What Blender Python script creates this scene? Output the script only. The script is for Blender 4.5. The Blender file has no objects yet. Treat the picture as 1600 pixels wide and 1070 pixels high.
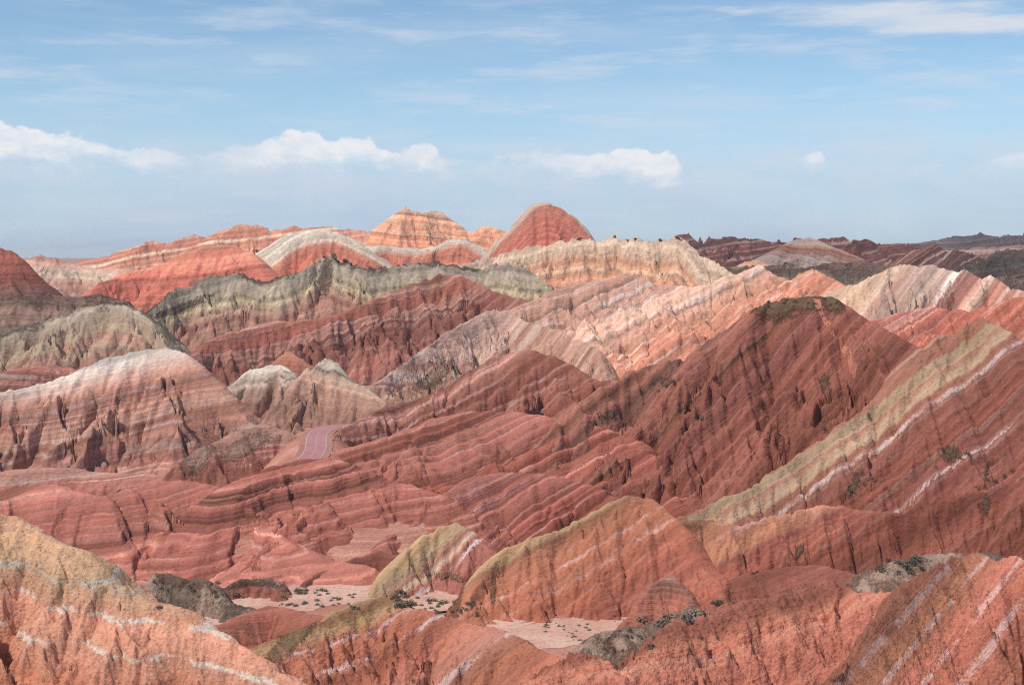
import bpy, math, random
import numpy as np

# ------------------------------------------------------------------ camera, sky, sun, exposure
sc = bpy.context.scene
F, HX, HY = 2222.0, 800.0, 403.0          # focal length, centre column and horizon row, in 1600 px photo units
cam_d = bpy.data.cameras.new("camera")
cam = bpy.data.objects.new("camera", cam_d)
sc.collection.objects.link(cam)
cam.location = (0, 0, 0)
cam.rotation_euler = (math.radians(90), 0, 0)
cam_d.sensor_width = 36.0
cam_d.lens = 36.0 * F / 1600.0
cam_d.shift_y = -(535.0 - HY) / 1600.0
cam_d.clip_start = 1.0
cam_d.clip_end = 120000.0
sc.camera = cam
sc.view_settings.view_transform = 'Standard'
sc.view_settings.look = 'None'
sc.view_settings.exposure = 0.18
sc.view_settings.gamma = 1.0
sc.view_settings.use_curve_mapping = False
sc.cycles.max_bounces = 5
sc.cycles.diffuse_bounces = 3
sc.cycles.volume_bounces = 0
sc.cycles.transparent_max_bounces = 8
sc.cycles.use_denoising = False
sc.cycles.filter_width = 1.15

SUN_EL, SUN_AZ = math.radians(55), math.radians(-130)      # azimuth from +Y (view axis), clockwise; negative = left
sun_dir = np.array([math.sin(SUN_AZ) * math.cos(SUN_EL), math.cos(SUN_AZ) * math.cos(SUN_EL), math.sin(SUN_EL)])
sun_d = bpy.data.lights.new("sun", 'SUN')
sun_d.energy = 3.3
sun_d.angle = math.radians(4.0)      # thin high cloud softens the sun
sun_d.color = (1.0, 0.94, 0.84)
sun = bpy.data.objects.new("sun", sun_d)
sc.collection.objects.link(sun)
from mathutils import Vector
sun.rotation_euler = Vector(sun_dir).to_track_quat('Z', 'Y').to_euler()


class NT:
    """small node-tree helper"""
    def __init__(self, tree):
        self.t = tree
        tree.nodes.clear()

    def n(self, kind, **kw):
        nd = self.t.nodes.new(kind)
        for k, v in kw.items():
            setattr(nd, k, v)
        return nd

    def link(self, a, b):
        self.t.links.new(a, b)

    def put(self, sock, v):
        if isinstance(v, bpy.types.NodeSocket):
            self.link(v, sock)
        else:
            sock.default_value = v

    def m(self, op, a, b=None, c=None, clamp=False):
        nd = self.n('ShaderNodeMath', operation=op)
        nd.use_clamp = clamp
        for i, v in enumerate((a, b, c)):
            if v is not None:
                self.put(nd.inputs[i], v)
        return nd.outputs[0]

    def maprange(self, v, a, b, c=0.0, d=1.0, smooth=True):
        nd = self.n('ShaderNodeMapRange')
        nd.interpolation_type = 'SMOOTHSTEP' if smooth else 'LINEAR'
        self.put(nd.inputs[0], v)
        for i, q in enumerate((a, b, c, d)):
            self.put(nd.inputs[i + 1], q)
        return nd.outputs[0]

    def mix(self, f, a, b, mode='MIX'):
        nd = self.n('ShaderNodeMix', data_type='RGBA', blend_type=mode)
        nd.clamp_factor = True
        self.put(nd.inputs[0], f)
        for s, v in ((nd.inputs[6], a), (nd.inputs[7], b)):
            if isinstance(v, tuple) and len(v) == 3:
                v = v + (1,)
            self.put(s, v)
        return nd.outputs[2]

    def noise(self, vec=None, scale=1.0, detail=3.0, rough=0.55, dim='3D', w=None, dist=0.0):
        nd = self.n('ShaderNodeTexNoise', noise_dimensions=dim)
        if vec is not None and dim != '1D':
            self.link(vec, nd.inputs['Vector'])
        if w is not None:
            self.put(nd.inputs['W'], w)
        nd.inputs['Scale'].default_value = scale
        nd.inputs['Detail'].default_value = detail
        nd.inputs['Roughness'].default_value = rough
        nd.inputs['Distortion'].default_value = dist
        return nd.outputs[0]


world = bpy.data.worlds.new("World")
sc.world = world
world.use_nodes = True
world.cycles.sampling_method = 'NONE'
w = NT(world.node_tree)
sky = w.n('ShaderNodeTexSky', sky_type='NISHITA')
sky.sun_disc = False
sky.sun_elevation = SUN_EL
sky.sun_rotation = SUN_AZ
sky.altitude = 1800
sky.air_density = 1.0
sky.dust_density = 0.6
sky.ozone_density = 1.0
tc = w.n('ShaderNodeTexCoord').outputs['Generated']
sx = w.n('ShaderNodeSeparateXYZ')
w.link(tc, sx.inputs[0])
X_, Y_, Z_ = sx.outputs
az = w.m('ARCTAN2', X_, Y_)                                  # 0 on the view axis
rad = w.m('SQRT', w.m('ADD', w.m('MULTIPLY', X_, X_), w.m('MULTIPLY', Y_, Y_)))
el = w.m('ARCTAN2', Z_, rad)
# thin high cloud: noise on a cloud deck (planar projection), stretched across the view
dz = w.m('ADD', w.m('MAXIMUM', Z_, 0.0), 0.10)
deck = w.n('ShaderNodeCombineXYZ')
w.link(w.m('DIVIDE', X_, dz), deck.inputs[0])
w.link(w.m('MULTIPLY', w.m('DIVIDE', Y_, dz), 2.2), deck.inputs[1])
cir1 = w.noise(deck.outputs[0], 0.75, 5, 0.6)
cir2 = w.noise(deck.outputs[0], 0.28, 2, 0.5)
cir = w.m('MULTIPLY', w.maprange(cir1, 0.40, 0.80), w.maprange(cir2, 0.30, 0.66))
# az/el plane in radians for the low cloud bank
ae = w.n('ShaderNodeCombineXYZ')
w.link(az, ae.inputs[0]); w.link(w.m('MULTIPLY', el, 1.9), ae.inputs[1])
puff = w.noise(ae.outputs[0], 34, 5, 0.62)
puff_b = w.noise(ae.outputs[0], 9, 2, 0.55)
pz = w.m('SUBTRACT', puff, 0.5)


def pae(px, py):
    return math.atan((px - HX) / F), math.atan((HY - py) / F * math.cos(math.atan((px - HX) / F)))


def curve(vals, x):
    """piecewise curve over photo columns -300..1900; vals: (px, value 0..1)"""
    nd = w.n('ShaderNodeFloatCurve')
    cv = nd.mapping.curves[0]
    pts = [((px + 300) / 2200.0, v) for px, v in vals]
    cv.points[0].location = (0, pts[0][1]); cv.points[1].location = (1, pts[-1][1])
    for q in pts:
        cv.points.new(*q)
    for q in cv.points:
        q.handle_type = 'AUTO_CLAMPED'
    nd.mapping.update()
    w.link(x, nd.inputs['Value'])
    return nd.outputs[0]


# column of the low cumulus bank from the azimuth; tops, bases and density along it
colpx = w.m('DIVIDE', w.m('ADD', w.m('MULTIPLY', w.m('TANGENT', w.m('MINIMUM', w.m('MAXIMUM', az, -0.46), 0.46)), F), HX + 300.0), 2200.0)
puff2 = w.m('SUBTRACT', w.noise(ae.outputs[0], 70, 3, 0.6), 0.5)
tops = [(-200, 205), (-60, 192), (0, 198), (20, 208), (90, 214), (150, 226), (200, 236), (260, 239), (305, 246), (335, 238), (385, 228), (430, 214), (478, 206), (503, 214), (514, 223), (530, 213),
        (556, 210), (585, 225), (602, 235), (630, 237), (643, 224), (660, 219), (680, 227), (692, 241), (760, 246), (820, 238), (845, 233), (900, 239), (940, 241), (965, 233), (985, 231), (1012, 239),
        (1030, 247), (1045, 239), (1058, 246), (1068, 262), (1150, 268), (1240, 250), (1257, 246), (1272, 240), (1288, 247), (1300, 258), (1450, 265), (1700, 240)]
dens = [(-200, .9), (0, .95), (120, .85), (200, .65), (290, .35), (320, .3), (390, .6), (430, .9), (590, .95), (625, .7), (645, .9), (685, .85), (700, .35), (780, .2), (830, .35), (880, .55), (950, .85), (1055, .9), (1072, .0),
        (1240, .0), (1258, .5), (1280, .6), (1300, .0), (1700, .4)]
top_c = w.m('DIVIDE', w.m('SUBTRACT', HY, w.m('ADD', 180.0, w.m('MULTIPLY', curve([(a_, (b_ - 180) / 120.0) for a_, b_ in tops], colpx), 120.0))), F)
den_c = curve(dens, colpx)
bas_c = w.m('DIVIDE', w.m('SUBTRACT', HY, w.m('ADD', 180.0, w.m('MULTIPLY', curve([(a_, (b_ - 180) / 120.0) for a_, b_ in [(-200, 252), (0, 252), (300, 258), (500, 252), (700, 256), (830, 258), (1060, 276), (1180, 262), (1290, 256), (1700, 262)]], colpx), 120.0))), F)
jag = w.m('ADD', w.m('MULTIPLY', pz, 0.016), w.m('MULTIPLY', puff2, 0.010))
c_top = w.maprange(w.m('ADD', w.m('SUBTRACT', top_c, el), jag), -0.0006, 0.0034)
c_bot = w.maprange(w.m('ADD', w.m('SUBTRACT', el, bas_c), w.m('MULTIPLY', pz, 0.03)), -0.009, 0.006)
body = w.m('ADD', 0.72, w.m('MULTIPLY', w.m('ADD', puff2, pz), 1.1))
cum = w.m('MULTIPLY', w.m('MULTIPLY', c_top, c_bot), w.m('MULTIPLY', w.m('MINIMUM', body, 1.0), den_c))
# the streak of thicker high cloud at the upper right
a1, e1 = pae(1440, 30)
sdx = w.m('DIVIDE', w.m('SUBTRACT', az, a1), 330 / F)
sdy = w.m('DIVIDE', w.m('ADD', w.m('SUBTRACT', el, e1), w.m('MULTIPLY', w.m('SUBTRACT', az, a1), 0.07)), 30 / F)
sr = w.m('SUBTRACT', 1.0, w.m('ADD', w.m('MULTIPLY', sdx, sdx), w.m('MULTIPLY', sdy, sdy)))
str_n = w.n('ShaderNodeCombineXYZ')
w.link(w.m('MULTIPLY', az, 9.0), str_n.inputs[0]); w.link(w.m('MULTIPLY', el, 60.0), str_n.inputs[1])
sn = w.noise(str_n.outputs[0], 1.0, 5, 0.62)
streak = w.m('MULTIPLY', w.maprange(w.m('ADD', sr, w.m('MULTIPLY', w.m('SUBTRACT', sn, 0.5), 3.2)), 0.0, 1.1), 0.8)
thin = w.m('MULTIPLY', w.maprange(sn, 0.42, 0.72), w.maprange(cir2, 0.30, 0.52))
# pale bank low over the horizon
low = w.m('MULTIPLY', w.maprange(el, 0.13, 0.03), w.m('ADD', 0.85, w.m('MULTIPLY', w.m('SUBTRACT', puff_b, 0.5), 0.8)))
SKYS = 0.092
base = w.mix(1.0, sky.outputs[0], (1.06, 1.20, 1.22), 'MULTIPLY')
c = w.mix(w.m('MULTIPLY', low, 0.9), base, (4.4, 5.5, 7.4))
c = w.mix(w.m('MULTIPLY', w.m('MAXIMUM', cir, w.m('MULTIPLY', thin, 1.0)), 0.62), c, (6.3, 6.9, 7.9))
bank = w.m('MULTIPLY', w.m('MULTIPLY', w.maprange(el, 0.028, 0.062), w.maprange(el, 0.088, 0.066)), w.m('MULTIPLY', w.maprange(w.m('ADD', puff_b, w.m('MULTIPLY', pz, 0.5)), 0.36, 0.66), 0.6))
c = w.mix(bank, c, (6.5, 7.0, 7.9))
c = w.mix(streak, c, (7.0, 7.3, 7.9))
c = w.mix(w.m('MINIMUM', w.m('MULTIPLY', cum, 1.25), 1.0), c, (8.3, 8.35, 8.7))
bg = w.n('ShaderNodeBackground')
w.link(c, bg.inputs[0])
bg.inputs[1].default_value = SKYS
wo = w.n('ShaderNodeOutputWorld')
w.link(bg.outputs[0], wo.inputs[0])

# ------------------------------------------------------------------ helpers
rng = np.random.default_rng(7)
col = sc.collection


def lin(c):
    c = np.asarray(c, float) / 255.0
    return np.where(c <= 0.04045, c / 12.92, ((c + 0.055) / 1.055) ** 2.4)


def P3(px, py, D):
    return ((px - HX) / F * D, D, (HY - py) / F * D)


def tag(o, label=None, category=None, kind=None, group=None):
    for k, v in (("label", label), ("category", category), ("kind", kind), ("group", group)):
        if v is not None:
            o[k] = v
    return o


def hash2(ix, iy, seed):
    h = (ix.astype(np.int64) * 374761393 + iy.astype(np.int64) * 668265263 + seed * 974634777) & 0xFFFFFFFF
    h = ((h ^ (h >> 13)) * 1274126177) & 0xFFFFFFFF
    h = h ^ (h >> 16)
    a = (h & 0xFFFF).astype(np.float32) / 65535.0
    b = ((h >> 16) & 0xFFFF).astype(np.float32) / 65535.0
    return a, b


def vnoise(x, y, seed=0):
    ix = np.floor(x); iy = np.floor(y)
    fx = (x - ix).astype(np.float32); fy = (y - iy).astype(np.float32)
    ux = fx * fx * fx * (fx * (fx * 6 - 15) + 10); uy = fy * fy * fy * (fy * (fy * 6 - 15) + 10)
    ix = ix.astype(np.int64); iy = iy.astype(np.int64)

    def g(dx, dy):
        a, _ = hash2(ix + dx, iy + dy, seed)
        a = a * (2 * math.pi)
        return np.cos(a) * (fx - dx) + np.sin(a) * (fy - dy)
    n0 = g(0, 0) * (1 - ux) + g(1, 0) * ux
    n1 = g(0, 1) * (1 - ux) + g(1, 1) * ux
    return (n0 * (1 - uy) + n1 * uy) * 1.5


def fbm(x, y, octv=4, seed=0, gain=0.5):
    s = 0; a = 1.0; t = 0
    for k in range(octv):
        s = s + a * vnoise(x * 2 ** k + 17.3 * k, y * 2 ** k - 9.1 * k, seed + k)
        t += a; a *= gain
    return s / t


def n1(x, seed=0, octv=3):
    return fbm(x, np.zeros_like(x) + 0.37 + seed * 3.1, octv, seed, 0.6)


def gully(px_, py_, dx, dy, seed):
    """stripe noise whose stripes run along the slope: returns height in -1..1 and its gradient"""
    ix = np.floor(px_); iy = np.floor(py_)
    fx = (px_ - ix).astype(np.float32); fy = (py_ - iy).astype(np.float32)
    ix = ix.astype(np.int64); iy = iy.astype(np.int64)
    vc = np.zeros_like(fx); vs = np.zeros_like(fx); wt = np.zeros_like(fx)
    for i in (-2, -1, 0, 1):
        for j in (-2, -1, 0, 1):
            a, b = hash2(ix - i, iy - j, seed)
            qx = fx + i - a * 0.5; qy = fy + j - b * 0.5
            ww = np.exp(-2.0 * (qx * qx + qy * qy))
            mag = (qx * dx + qy * dy) * (2 * math.pi)
            vc += np.cos(mag) * ww; vs += -np.sin(mag) * ww; wt += ww
    mg = np.sqrt(vc * vc + vs * vs) + 0.12 * wt
    return vc / mg, vs / mg


FLOOR_Y = np.array([0, 40, 90, 150, 230, 300, 390, 500, 700, 1000, 2000, 5000, 15000], float)
FLOOR_Z = np.array([-30, -48, -58, -62, -62.5, -68, -68, -66, -66, -70, -80, -60, -2], float)


class Hill:
    def __init__(s, crest, sf=0.75, sb=0.7, r=4.0, spurs=(), lip=None):
        s.lip = lip
        s.lines = []
        s.crest = np.array([P3(*c) for c in crest], np.float32)
        s.cpx = np.array([c[0] for c in crest], float)
        s.sf, s.sb, s.r = sf, sb, r
        s.lines.append((s.crest, sf, sb, r))
        for sp in spurs:
            g = sp.get('g', sf * 0.82)
            pts = [np.array(P3(*sp['p'][0]))]
            for c in sp['p'][1:]:
                x0, y0, z0 = pts[-1]
                lo, hi = y0 * 0.4, y0
                for _ in range(40):                       # distance at which the spur has come down at its own gradient
                    D = 0.5 * (lo + hi)
                    x1, _, z1 = P3(c[0], c[1], D)
                    if z0 - z1 > g * math.hypot(x1 - x0, D - y0):
                        hi = D
                    else:
                        lo = D
                pts.append(np.array(P3(c[0], c[1], D)))
            pts = np.array(pts, np.float32)
            s.lines.append((pts, sp.get('s', sf * 1.15), sp.get('s', sf * 1.15), sp.get('r', r * 0.6)))

    def base(s, x, y):
        z = np.full(x.shape, -1e4, np.float32)
        for pts, sf, sb, r in s.lines:
            for k in range(len(pts) - 1):
                A, B = pts[k], pts[k + 1]
                ex, ey = B[0] - A[0], B[1] - A[1]
                L2 = ex * ex + ey * ey + 1e-6
                t = np.clip(((x - A[0]) * ex + (y - A[1]) * ey) / L2, 0, 1)
                qx = x - (A[0] + t * ex); qy = y - (A[1] + t * ey)
                d2 = qx * qx + qy * qy
                d = np.sqrt(d2 + 1e-6)
                if sf != sb:
                    u = np.clip(0.5 - 0.5 * qy / d, 0, 1)
                    sl = sb + (sf - sb) * u * u * (3 - 2 * u)
                else:
                    sl = sf
                zz = A[2] + t * (B[2] - A[2]) - sl * (np.sqrt(d2 + r * r) - r)
                if s.lip:
                    zz = zz - np.maximum(0, d - s.lip[0]) * s.lip[1]
                np.maximum(z, zz, out=z)
        return z

    def side_spurs(s, gap, seed):
        """lesser spurs that leave the crest every gap photo px or so and come down towards the valley"""
        r = random.Random(seed * 7 + 1)
        px = s.cpx.min() + gap * r.uniform(0.2, 0.7)
        sgn = 1
        while px < s.cpx.max() - gap * 0.2:
            x0, y0, z0 = (float(np.interp(px, s.cpx, s.crest[:, i])) for i in range(3))
            zf = float(np.interp(y0, FLOOR_Y, FLOOR_Z))
            L = (z0 - zf) / s.sf * r.uniform(0.55, 1.0)
            if L > 6:
                a = math.radians(r.uniform(12, 42) * (1 if r.random() < 0.62 else -1))
                g = s.sf * r.uniform(0.48, 0.64)
                pts = [(x0, y0, z0 - 0.25)]
                for k in range(3):
                    q = pts[-1]
                    a2 = a + math.radians(r.uniform(-16, 16))
                    d = L / 3
                    pts.append((q[0] + math.sin(a2) * d, q[1] - math.cos(a2) * d, q[2] - g * d * r.uniform(0.85, 1.15)))
                sl = s.sf * r.uniform(1.1, 1.4)
                s.lines.append((np.array(pts, np.float32), sl, sl, s.r * 0.45))
            px += gap * r.uniform(0.65, 1.4)

    def hit(s, px, py):
        Dm = s.crest[:, 1].mean()
        ys = np.linspace(Dm * 0.45, Dm * 1.25, 900).astype(np.float32)
        x = (px - HX) / F * ys
        zr = (HY - py) / F * ys
        h = s.base(x.astype(np.float32), ys) - zr
        idx = np.nonzero(h >= 0)[0]
        i = idx[0] if len(idx) else int(np.argmax(h / ys))
        return np.array([x[i], ys[i], zr[i]])


def floor_z(x, y):
    return np.interp(y, FLOOR_Y, FLOOR_Z).astype(np.float32)


ROAD = [P3(px, py, D) for px, py, D in [(448, 741, 337), (462, 732, 346), (476, 722, 357), (487, 711, 369), (493, 700, 383), (494, 688, 399), (496, 679, 412),
                                         (503, 672, 423), (520, 666.5, 432), (548, 664, 436)]]
ROAD = np.array(ROAD)
ROAD[:, 2] = np.linspace(-50.4, -52.0, len(ROAD)) * 0 + np.interp(ROAD[:, 1], [320, 384, 450], [-51.2, -51.3, -51.2])


def smooth_poly(p, n):
    """Catmull-Rom through p, n samples per span"""
    out = []
    q = np.vstack([2 * p[0] - p[1], p, 2 * p[-1] - p[-2]])
    for i in range(1, len(q) - 2):
        for t in np.linspace(0, 1, n, endpoint=False):
            a, b, c_, d = q[i - 1], q[i], q[i + 1], q[i + 2]
            out.append(0.5 * ((2 * b) + (c_ - a) * t + (2 * a - 5 * b + 4 * c_ - d) * t * t + (3 * b - a - 3 * c_ + d) * t ** 3))
    out.append(p[-1])
    return np.array(out)


ROADS = smooth_poly(ROAD, 10)


def road_dist(x, y):
    d = np.full(x.shape, 1e9, np.float32)
    zr = np.zeros(x.shape, np.float32)
    for k in range(0, len(ROADS) - 1):
        A, B = ROADS[k], ROADS[k + 1]
        ex, ey = B[0] - A[0], B[1] - A[1]
        t = np.clip(((x - A[0]) * ex + (y - A[1]) * ey) / (ex * ex + ey * ey), 0, 1)
        dd = np.hypot(x - (A[0] + t * ex), y - (A[1] + t * ey))
        m = dd < d
        d = np.where(m, dd, d); zr = np.where(m, A[2] + t * (B[2] - A[2]), zr)
    return d, zr


def carve_road(x, y, z):
    near = (x > ROADS[:, 0].min() - 30) & (x < ROADS[:, 0].max() + 30) & (y > ROADS[:, 1].min() - 30) & (y < ROADS[:, 1].max() + 30)
    if near.any():
        d, zr = road_dist(x[near], y[near])
        bank = zr - 0.10 + np.maximum(0, d - 4.4) * 1.0
        z[near] = np.minimum(z[near], bank)
    return z


def build_mesh(name, V, faces, smooth=True, attrs=None, mat=None):
    me = bpy.data.meshes.new(name)
    V = np.ascontiguousarray(V, np.float32)
    faces = np.ascontiguousarray(faces, np.int32)
    me.vertices.add(len(V)); me.vertices.foreach_set("co", V.ravel())
    n = len(faces); k = faces.shape[1]
    me.loops.add(n * k); me.loops.foreach_set("vertex_index", faces.ravel())
    me.polygons.add(n)
    me.polygons.foreach_set("loop_start", np.arange(0, n * k, k, dtype=np.int32))
    me.polygons.foreach_set("loop_total", np.full(n, k, np.int32))
    me.polygons.foreach_set("use_smooth", np.full(n, smooth, bool))
    me.update(calc_edges=True)
    for an, av in (attrs or {}).items():
        a = me.attributes.new(an, 'FLOAT', 'POINT')
        a.data.foreach_set("value", np.ascontiguousarray(av, np.float32))
    if mat:
        me.materials.append(mat)
    return me


def tone(c):
    """photo colour to rock colour: take back the blue of the skylight, a touch dustier"""
    c = np.asarray(c) * np.array([1.0, 0.94, 0.84])
    g = c @ np.array([0.4, 0.45, 0.15])
    return c * 0.87 + g * 0.13


def rock_mat(name, stops, lam=0.16, lamf=1.0, white=0.0, whitef=0.6, wcol=(205, 185, 175), L=0.6, warp=1.0, warps=0.03, grain=0.8, gamt=0.16,
             bump=0.45, speck=0.3, patch=0.16, gain=1.0, vegc=(84, 72, 62), ribl=0.36, seamc=None):
    """stops: sorted list of (b metres, observed colour, L)"""
    L = (0.90 if L < 0.66 else 0.84) / gain  # sunlit hills get lighter rock than cloud-shaded ones: light put into the colour
    white = max(0.0, min(1.0, white * 1.1 + 0.12)); lam *= 0.95
    m = bpy.data.materials.new(name)
    m.use_nodes = True
    t = NT(m.node_tree)
    pos = t.n('ShaderNodeNewGeometry').outputs['Position']
    b0 = t.n('ShaderNodeAttribute', attribute_name="strata").outputs['Fac']
    rib = t.n('ShaderNodeAttribute', attribute_name="rib").outputs['Fac']
    veg = t.n('ShaderNodeAttribute', attribute_name="veg").outputs['Fac']
    nA = t.noise(pos, warps, 4, 0.55)
    nB = t.noise(pos, warps * 14, 3, 0.6)
    b = t.m('ADD', b0, t.m('ADD', t.m('MULTIPLY', t.m('SUBTRACT', nA, 0.5), warp * 2.0), t.m('ADD', t.m('MULTIPLY', t.m('SUBTRACT', nB, 0.5), warp * 0.7), t.m('MULTIPLY', t.m('SUBTRACT', t.noise(pos, warps * 90, 2, 0.6), 0.5), warp * 0.5))))
    bmin, bmax = stops[0][0], stops[-1][0]
    if bmax - bmin < 0.1:
        bmax = bmin + 1
    fac = t.maprange(b, bmin, bmax, smooth=False)
    cr = t.n('ShaderNodeValToRGB')
    cr.color_ramp.interpolation = 'LINEAR'
    els = cr.color_ramp.elements
    while len(els) > 1:
        els.remove(els[-1])
    for i, (bb, cc) in enumerate(stops[:32]):
        p = (bb - bmin) / (bmax - bmin)
        e = els[0] if i == 0 else els.new(min(1, max(0, p)))
        e.position = min(1, max(0, p))
        al = tone(lin(cc)) / L
        al = al / max(1.0, al.max() / 0.80)
        e.color = (al[0], al[1], al[2], 1)
    t.link(fac, cr.inputs[0])
    c_ = cr.outputs[0]
    # laminae
    l1 = t.noise(dim='1D', w=t.m('MULTIPLY', b, lamf), scale=1.0, detail=4, rough=0.7)
    lamv = t.m('ADD', 1.0, t.m('MULTIPLY', t.m('SUBTRACT', l1, 0.5), lam * 4.0))
    lamv = t.m('ADD', lamv, t.m('MULTIPLY', rib, ribl))
    # broad mottling, grain
    pa = t.noise(pos, warps * 1.7, 5, 0.6)
    g1 = t.noise(pos, 1.0 / grain, 5, 0.65)
    val = t.m('MULTIPLY', lamv, t.m('ADD', 1.0, t.m('MULTIPLY', t.m('SUBTRACT', pa, 0.5), patch * 4)))
    val = t.m('MULTIPLY', val, t.m('ADD', 1.0, t.m('MULTIPLY', t.m('SUBTRACT', g1, 0.5), gamt * 4)))
    if white > 0:
        w1 = t.noise(dim='1D', w=t.m('ADD', t.m('MULTIPLY', b, whitef), 31.7), scale=1.0, detail=3, rough=0.6)
        wf = t.m('MULTIPLY', t.maprange(w1, 0.50, 0.66), t.maprange(t.noise(pos, warps * 3.1, 4, 0.7), 0.30, 0.66))
        c_ = t.mix(t.m('MULTIPLY', wf, white), c_, tuple(np.clip(lin(wcol) / L, 0, 0.82)))
    if seamc is not None:
        sa = t.n('ShaderNodeAttribute', attribute_name="seam").outputs['Fac']
        sf_ = t.maprange(t.m('ADD', sa, t.m('MULTIPLY', t.m('SUBTRACT', t.noise(pos, 0.9 / grain, 4, 0.7), 0.5), 1.5)), 0.25, 0.85)
        sf_ = t.m('MULTIPLY', sf_, t.m('MINIMUM', t.m('MULTIPLY', sa, 3.0), 1.0))
        c_ = t.mix(t.m('MULTIPLY', sf_, 0.85), c_, tuple(np.clip(lin(seamc) / L, 0, 0.82)))
    cv = t.n('ShaderNodeVectorMath', operation='SCALE')
    t.link(c_, cv.inputs[0]); t.link(val, cv.inputs['Scale'])
    c_ = cv.outputs[0]
    # pebbles and clods: small dark grains
    vo = t.n('ShaderNodeTexVoronoi')
    t.link(pos, vo.inputs['Vector']); vo.inputs['Scale'].default_value = 0.75 / grain
    sp = t.m('MULTIPLY', t.maprange(vo.outputs['Distance'], 0.34, 0.12), t.maprange(t.noise(pos, 0.16 / grain, 3, 0.6), 0.46, 0.62))
    c_ = t.mix(t.m('MULTIPLY', sp, speck), c_, tuple(lin((110, 62, 52))))
    # scrub and dark crust
    vn = t.noise(pos, 0.9 / grain, 5, 0.7)
    vf = t.m('MULTIPLY', t.maprange(t.m('ADD', t.m('MULTIPLY', veg, 1.5), t.m('MULTIPLY', t.m('SUBTRACT', vn, 0.5), 2.2)), 0.45, 1.15), 0.8)
    vcol = t.mix(t.noise(pos, 0.35 / grain, 4, 0.7), tuple(lin(np.array(vegc) * 0.95) / L), tuple(lin(np.array(vegc) * 1.45) / L))
    c_ = t.mix(vf, c_, vcol)
    bs = t.n('ShaderNodeBsdfDiffuse')
    t.link(c_, bs.inputs[0]); bs.inputs['Roughness'].default_value = 0.6
    bp = t.n('ShaderNodeBump')
    bp.inputs['Strength'].default_value = 1.0
    bp.inputs['Distance'].default_value = 1.0
    hgt = t.m('ADD', t.m('MULTIPLY', g1, bump * grain), t.m('MULTIPLY', t.m('SUBTRACT', 0.4, vo.outputs['Distance']), bump * grain * 0.35))
    hgt = t.m('ADD', hgt, t.m('MULTIPLY', l1, lam * 1.6))
    hgt = t.m('ADD', hgt, t.m('MULTIPLY', vf, t.m('MULTIPLY', vn, 2.0 * grain)))
    t.link(hgt, bp.inputs['Height']); t.link(bp.outputs[0], bs.inputs['Normal'])
    o = t.n('ShaderNodeOutputMaterial')
    t.link(bs.outputs[0], o.inputs[0])
    return m


HILLS = []


def hill(name, label, crest, stops, bed=(0, 0), sf=0.75, sb=0.6, r=4.0, spurs=(), run=None, back=None, er=(18, 3.5, 3), ribs=(0, 3.0),
         rough=(0.5, 12), bp=None, dip=0.7, side=None, veg=(), crestveg=0.0, q=1.0, crestjag=0.0, lip=None, asp=None, fade=0.9, zlow=None, **mk):
    if crest[0][2] < 1500 and name != 'clay_flat':
        sb = max(sb, 1.7)                                 # scarp side
    HILLS.append(dict(name=name, label=label, crest=crest, stops=stops, bed=bed, sf=sf, sb=sb, r=r, spurs=spurs, run=run, back=back, er=er,
                      ribs=ribs, rough=rough, veg=veg, crestveg=crestveg, q=q, crestjag=crestjag, fade=fade, bp=bp, dip=dip, side=side, mk=mk, H=Hill(crest, sf, sb, r, spurs, lip)))
    if asp != 0:
        HILLS[-1]['H'].side_spurs(asp or (70 if crest[0][2] > 650 else 95 if crest[0][2] > 180 else 130), len(HILLS))


# ------------------------------------------------------------------ the hills, far to near; crests as (px, py, distance m)
GREYD = (84, 82, 86)  # dark far-right hills below: cloud shade is put into their rock colours
hill("dark_mountain_range", "dark blue-grey mountain range on the skyline at the far right",
     [(1330, 400, 3600), (1380, 390, 3600), (1420, 378, 3500), (1447, 376, 3500), (1470, 372, 3500), (1500, 367, 3400), (1532, 361, 3400), (1560, 366, 3400), (1580, 363, 3400), (1600, 360, 3400), (1680, 358, 3400), (1800, 366, 3400)],
     [(1500, 372, (92, 78, 86)), (1500, 400, (92, 78, 82)), (1520, 390, (96, 80, 84))], bed=(6, 0), er=(150, 38, 3), r=12, sf=0.55, rough=(8, 120), L=0.42, patch=.3, run=300, back=200)
hill("maroon_ridge", "long dark maroon ridge with thin white streaks on the right skyline",
     [(990, 380, 2300), (1050, 374, 2250), (1064, 364, 2200), (1078, 363, 2200), (1095, 368, 2200), (1106, 365, 2200), (1124, 367, 2200), (1150, 368, 2200), (1165, 371, 2150), (1190, 372, 2150), (1212, 372, 2150), (1230, 378, 2200), (1243, 371, 2250), (1262, 373, 2250), (1280, 370, 2250), (1300, 368, 2200), (1318, 367, 2200), (1335, 373, 2200), (1360, 373, 2250), (1385, 377, 2300), (1410, 377, 2300), (1440, 380, 2300), (1500, 392, 2300)],
     [(1150, 372, (98, 64, 64)), (1150, 384, (108, 62, 60)), (1140, 390, (150, 112, 110), 1.6), (1130, 396, (112, 66, 62)), (1150, 410, (104, 60, 56)), (1330, 378, (170, 140, 135), 2.0)],
     bed=(9, 0), er=(110, 24, 3), r=8, sf=0.5, rough=(4, 80), L=0.42, white=.2, patch=.2, run=380, gain=1.1)
hill("pale_pink_far_slopes", "low pale pink slopes below the dark range at the far right edge",
     [(1440, 396, 2700), (1480, 388, 2700), (1520, 386, 2650), (1560, 384, 2650), (1600, 381, 2600), (1700, 384, 2600)],
     [(1500, 390, (150, 108, 106)), (1550, 396, (170, 132, 128)), (1550, 402, (120, 84, 82))], bed=(5, 0), er=(70, 16, 3), r=6, sf=0.45, L=0.48, white=.4, rough=(4, 60), run=250)
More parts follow.
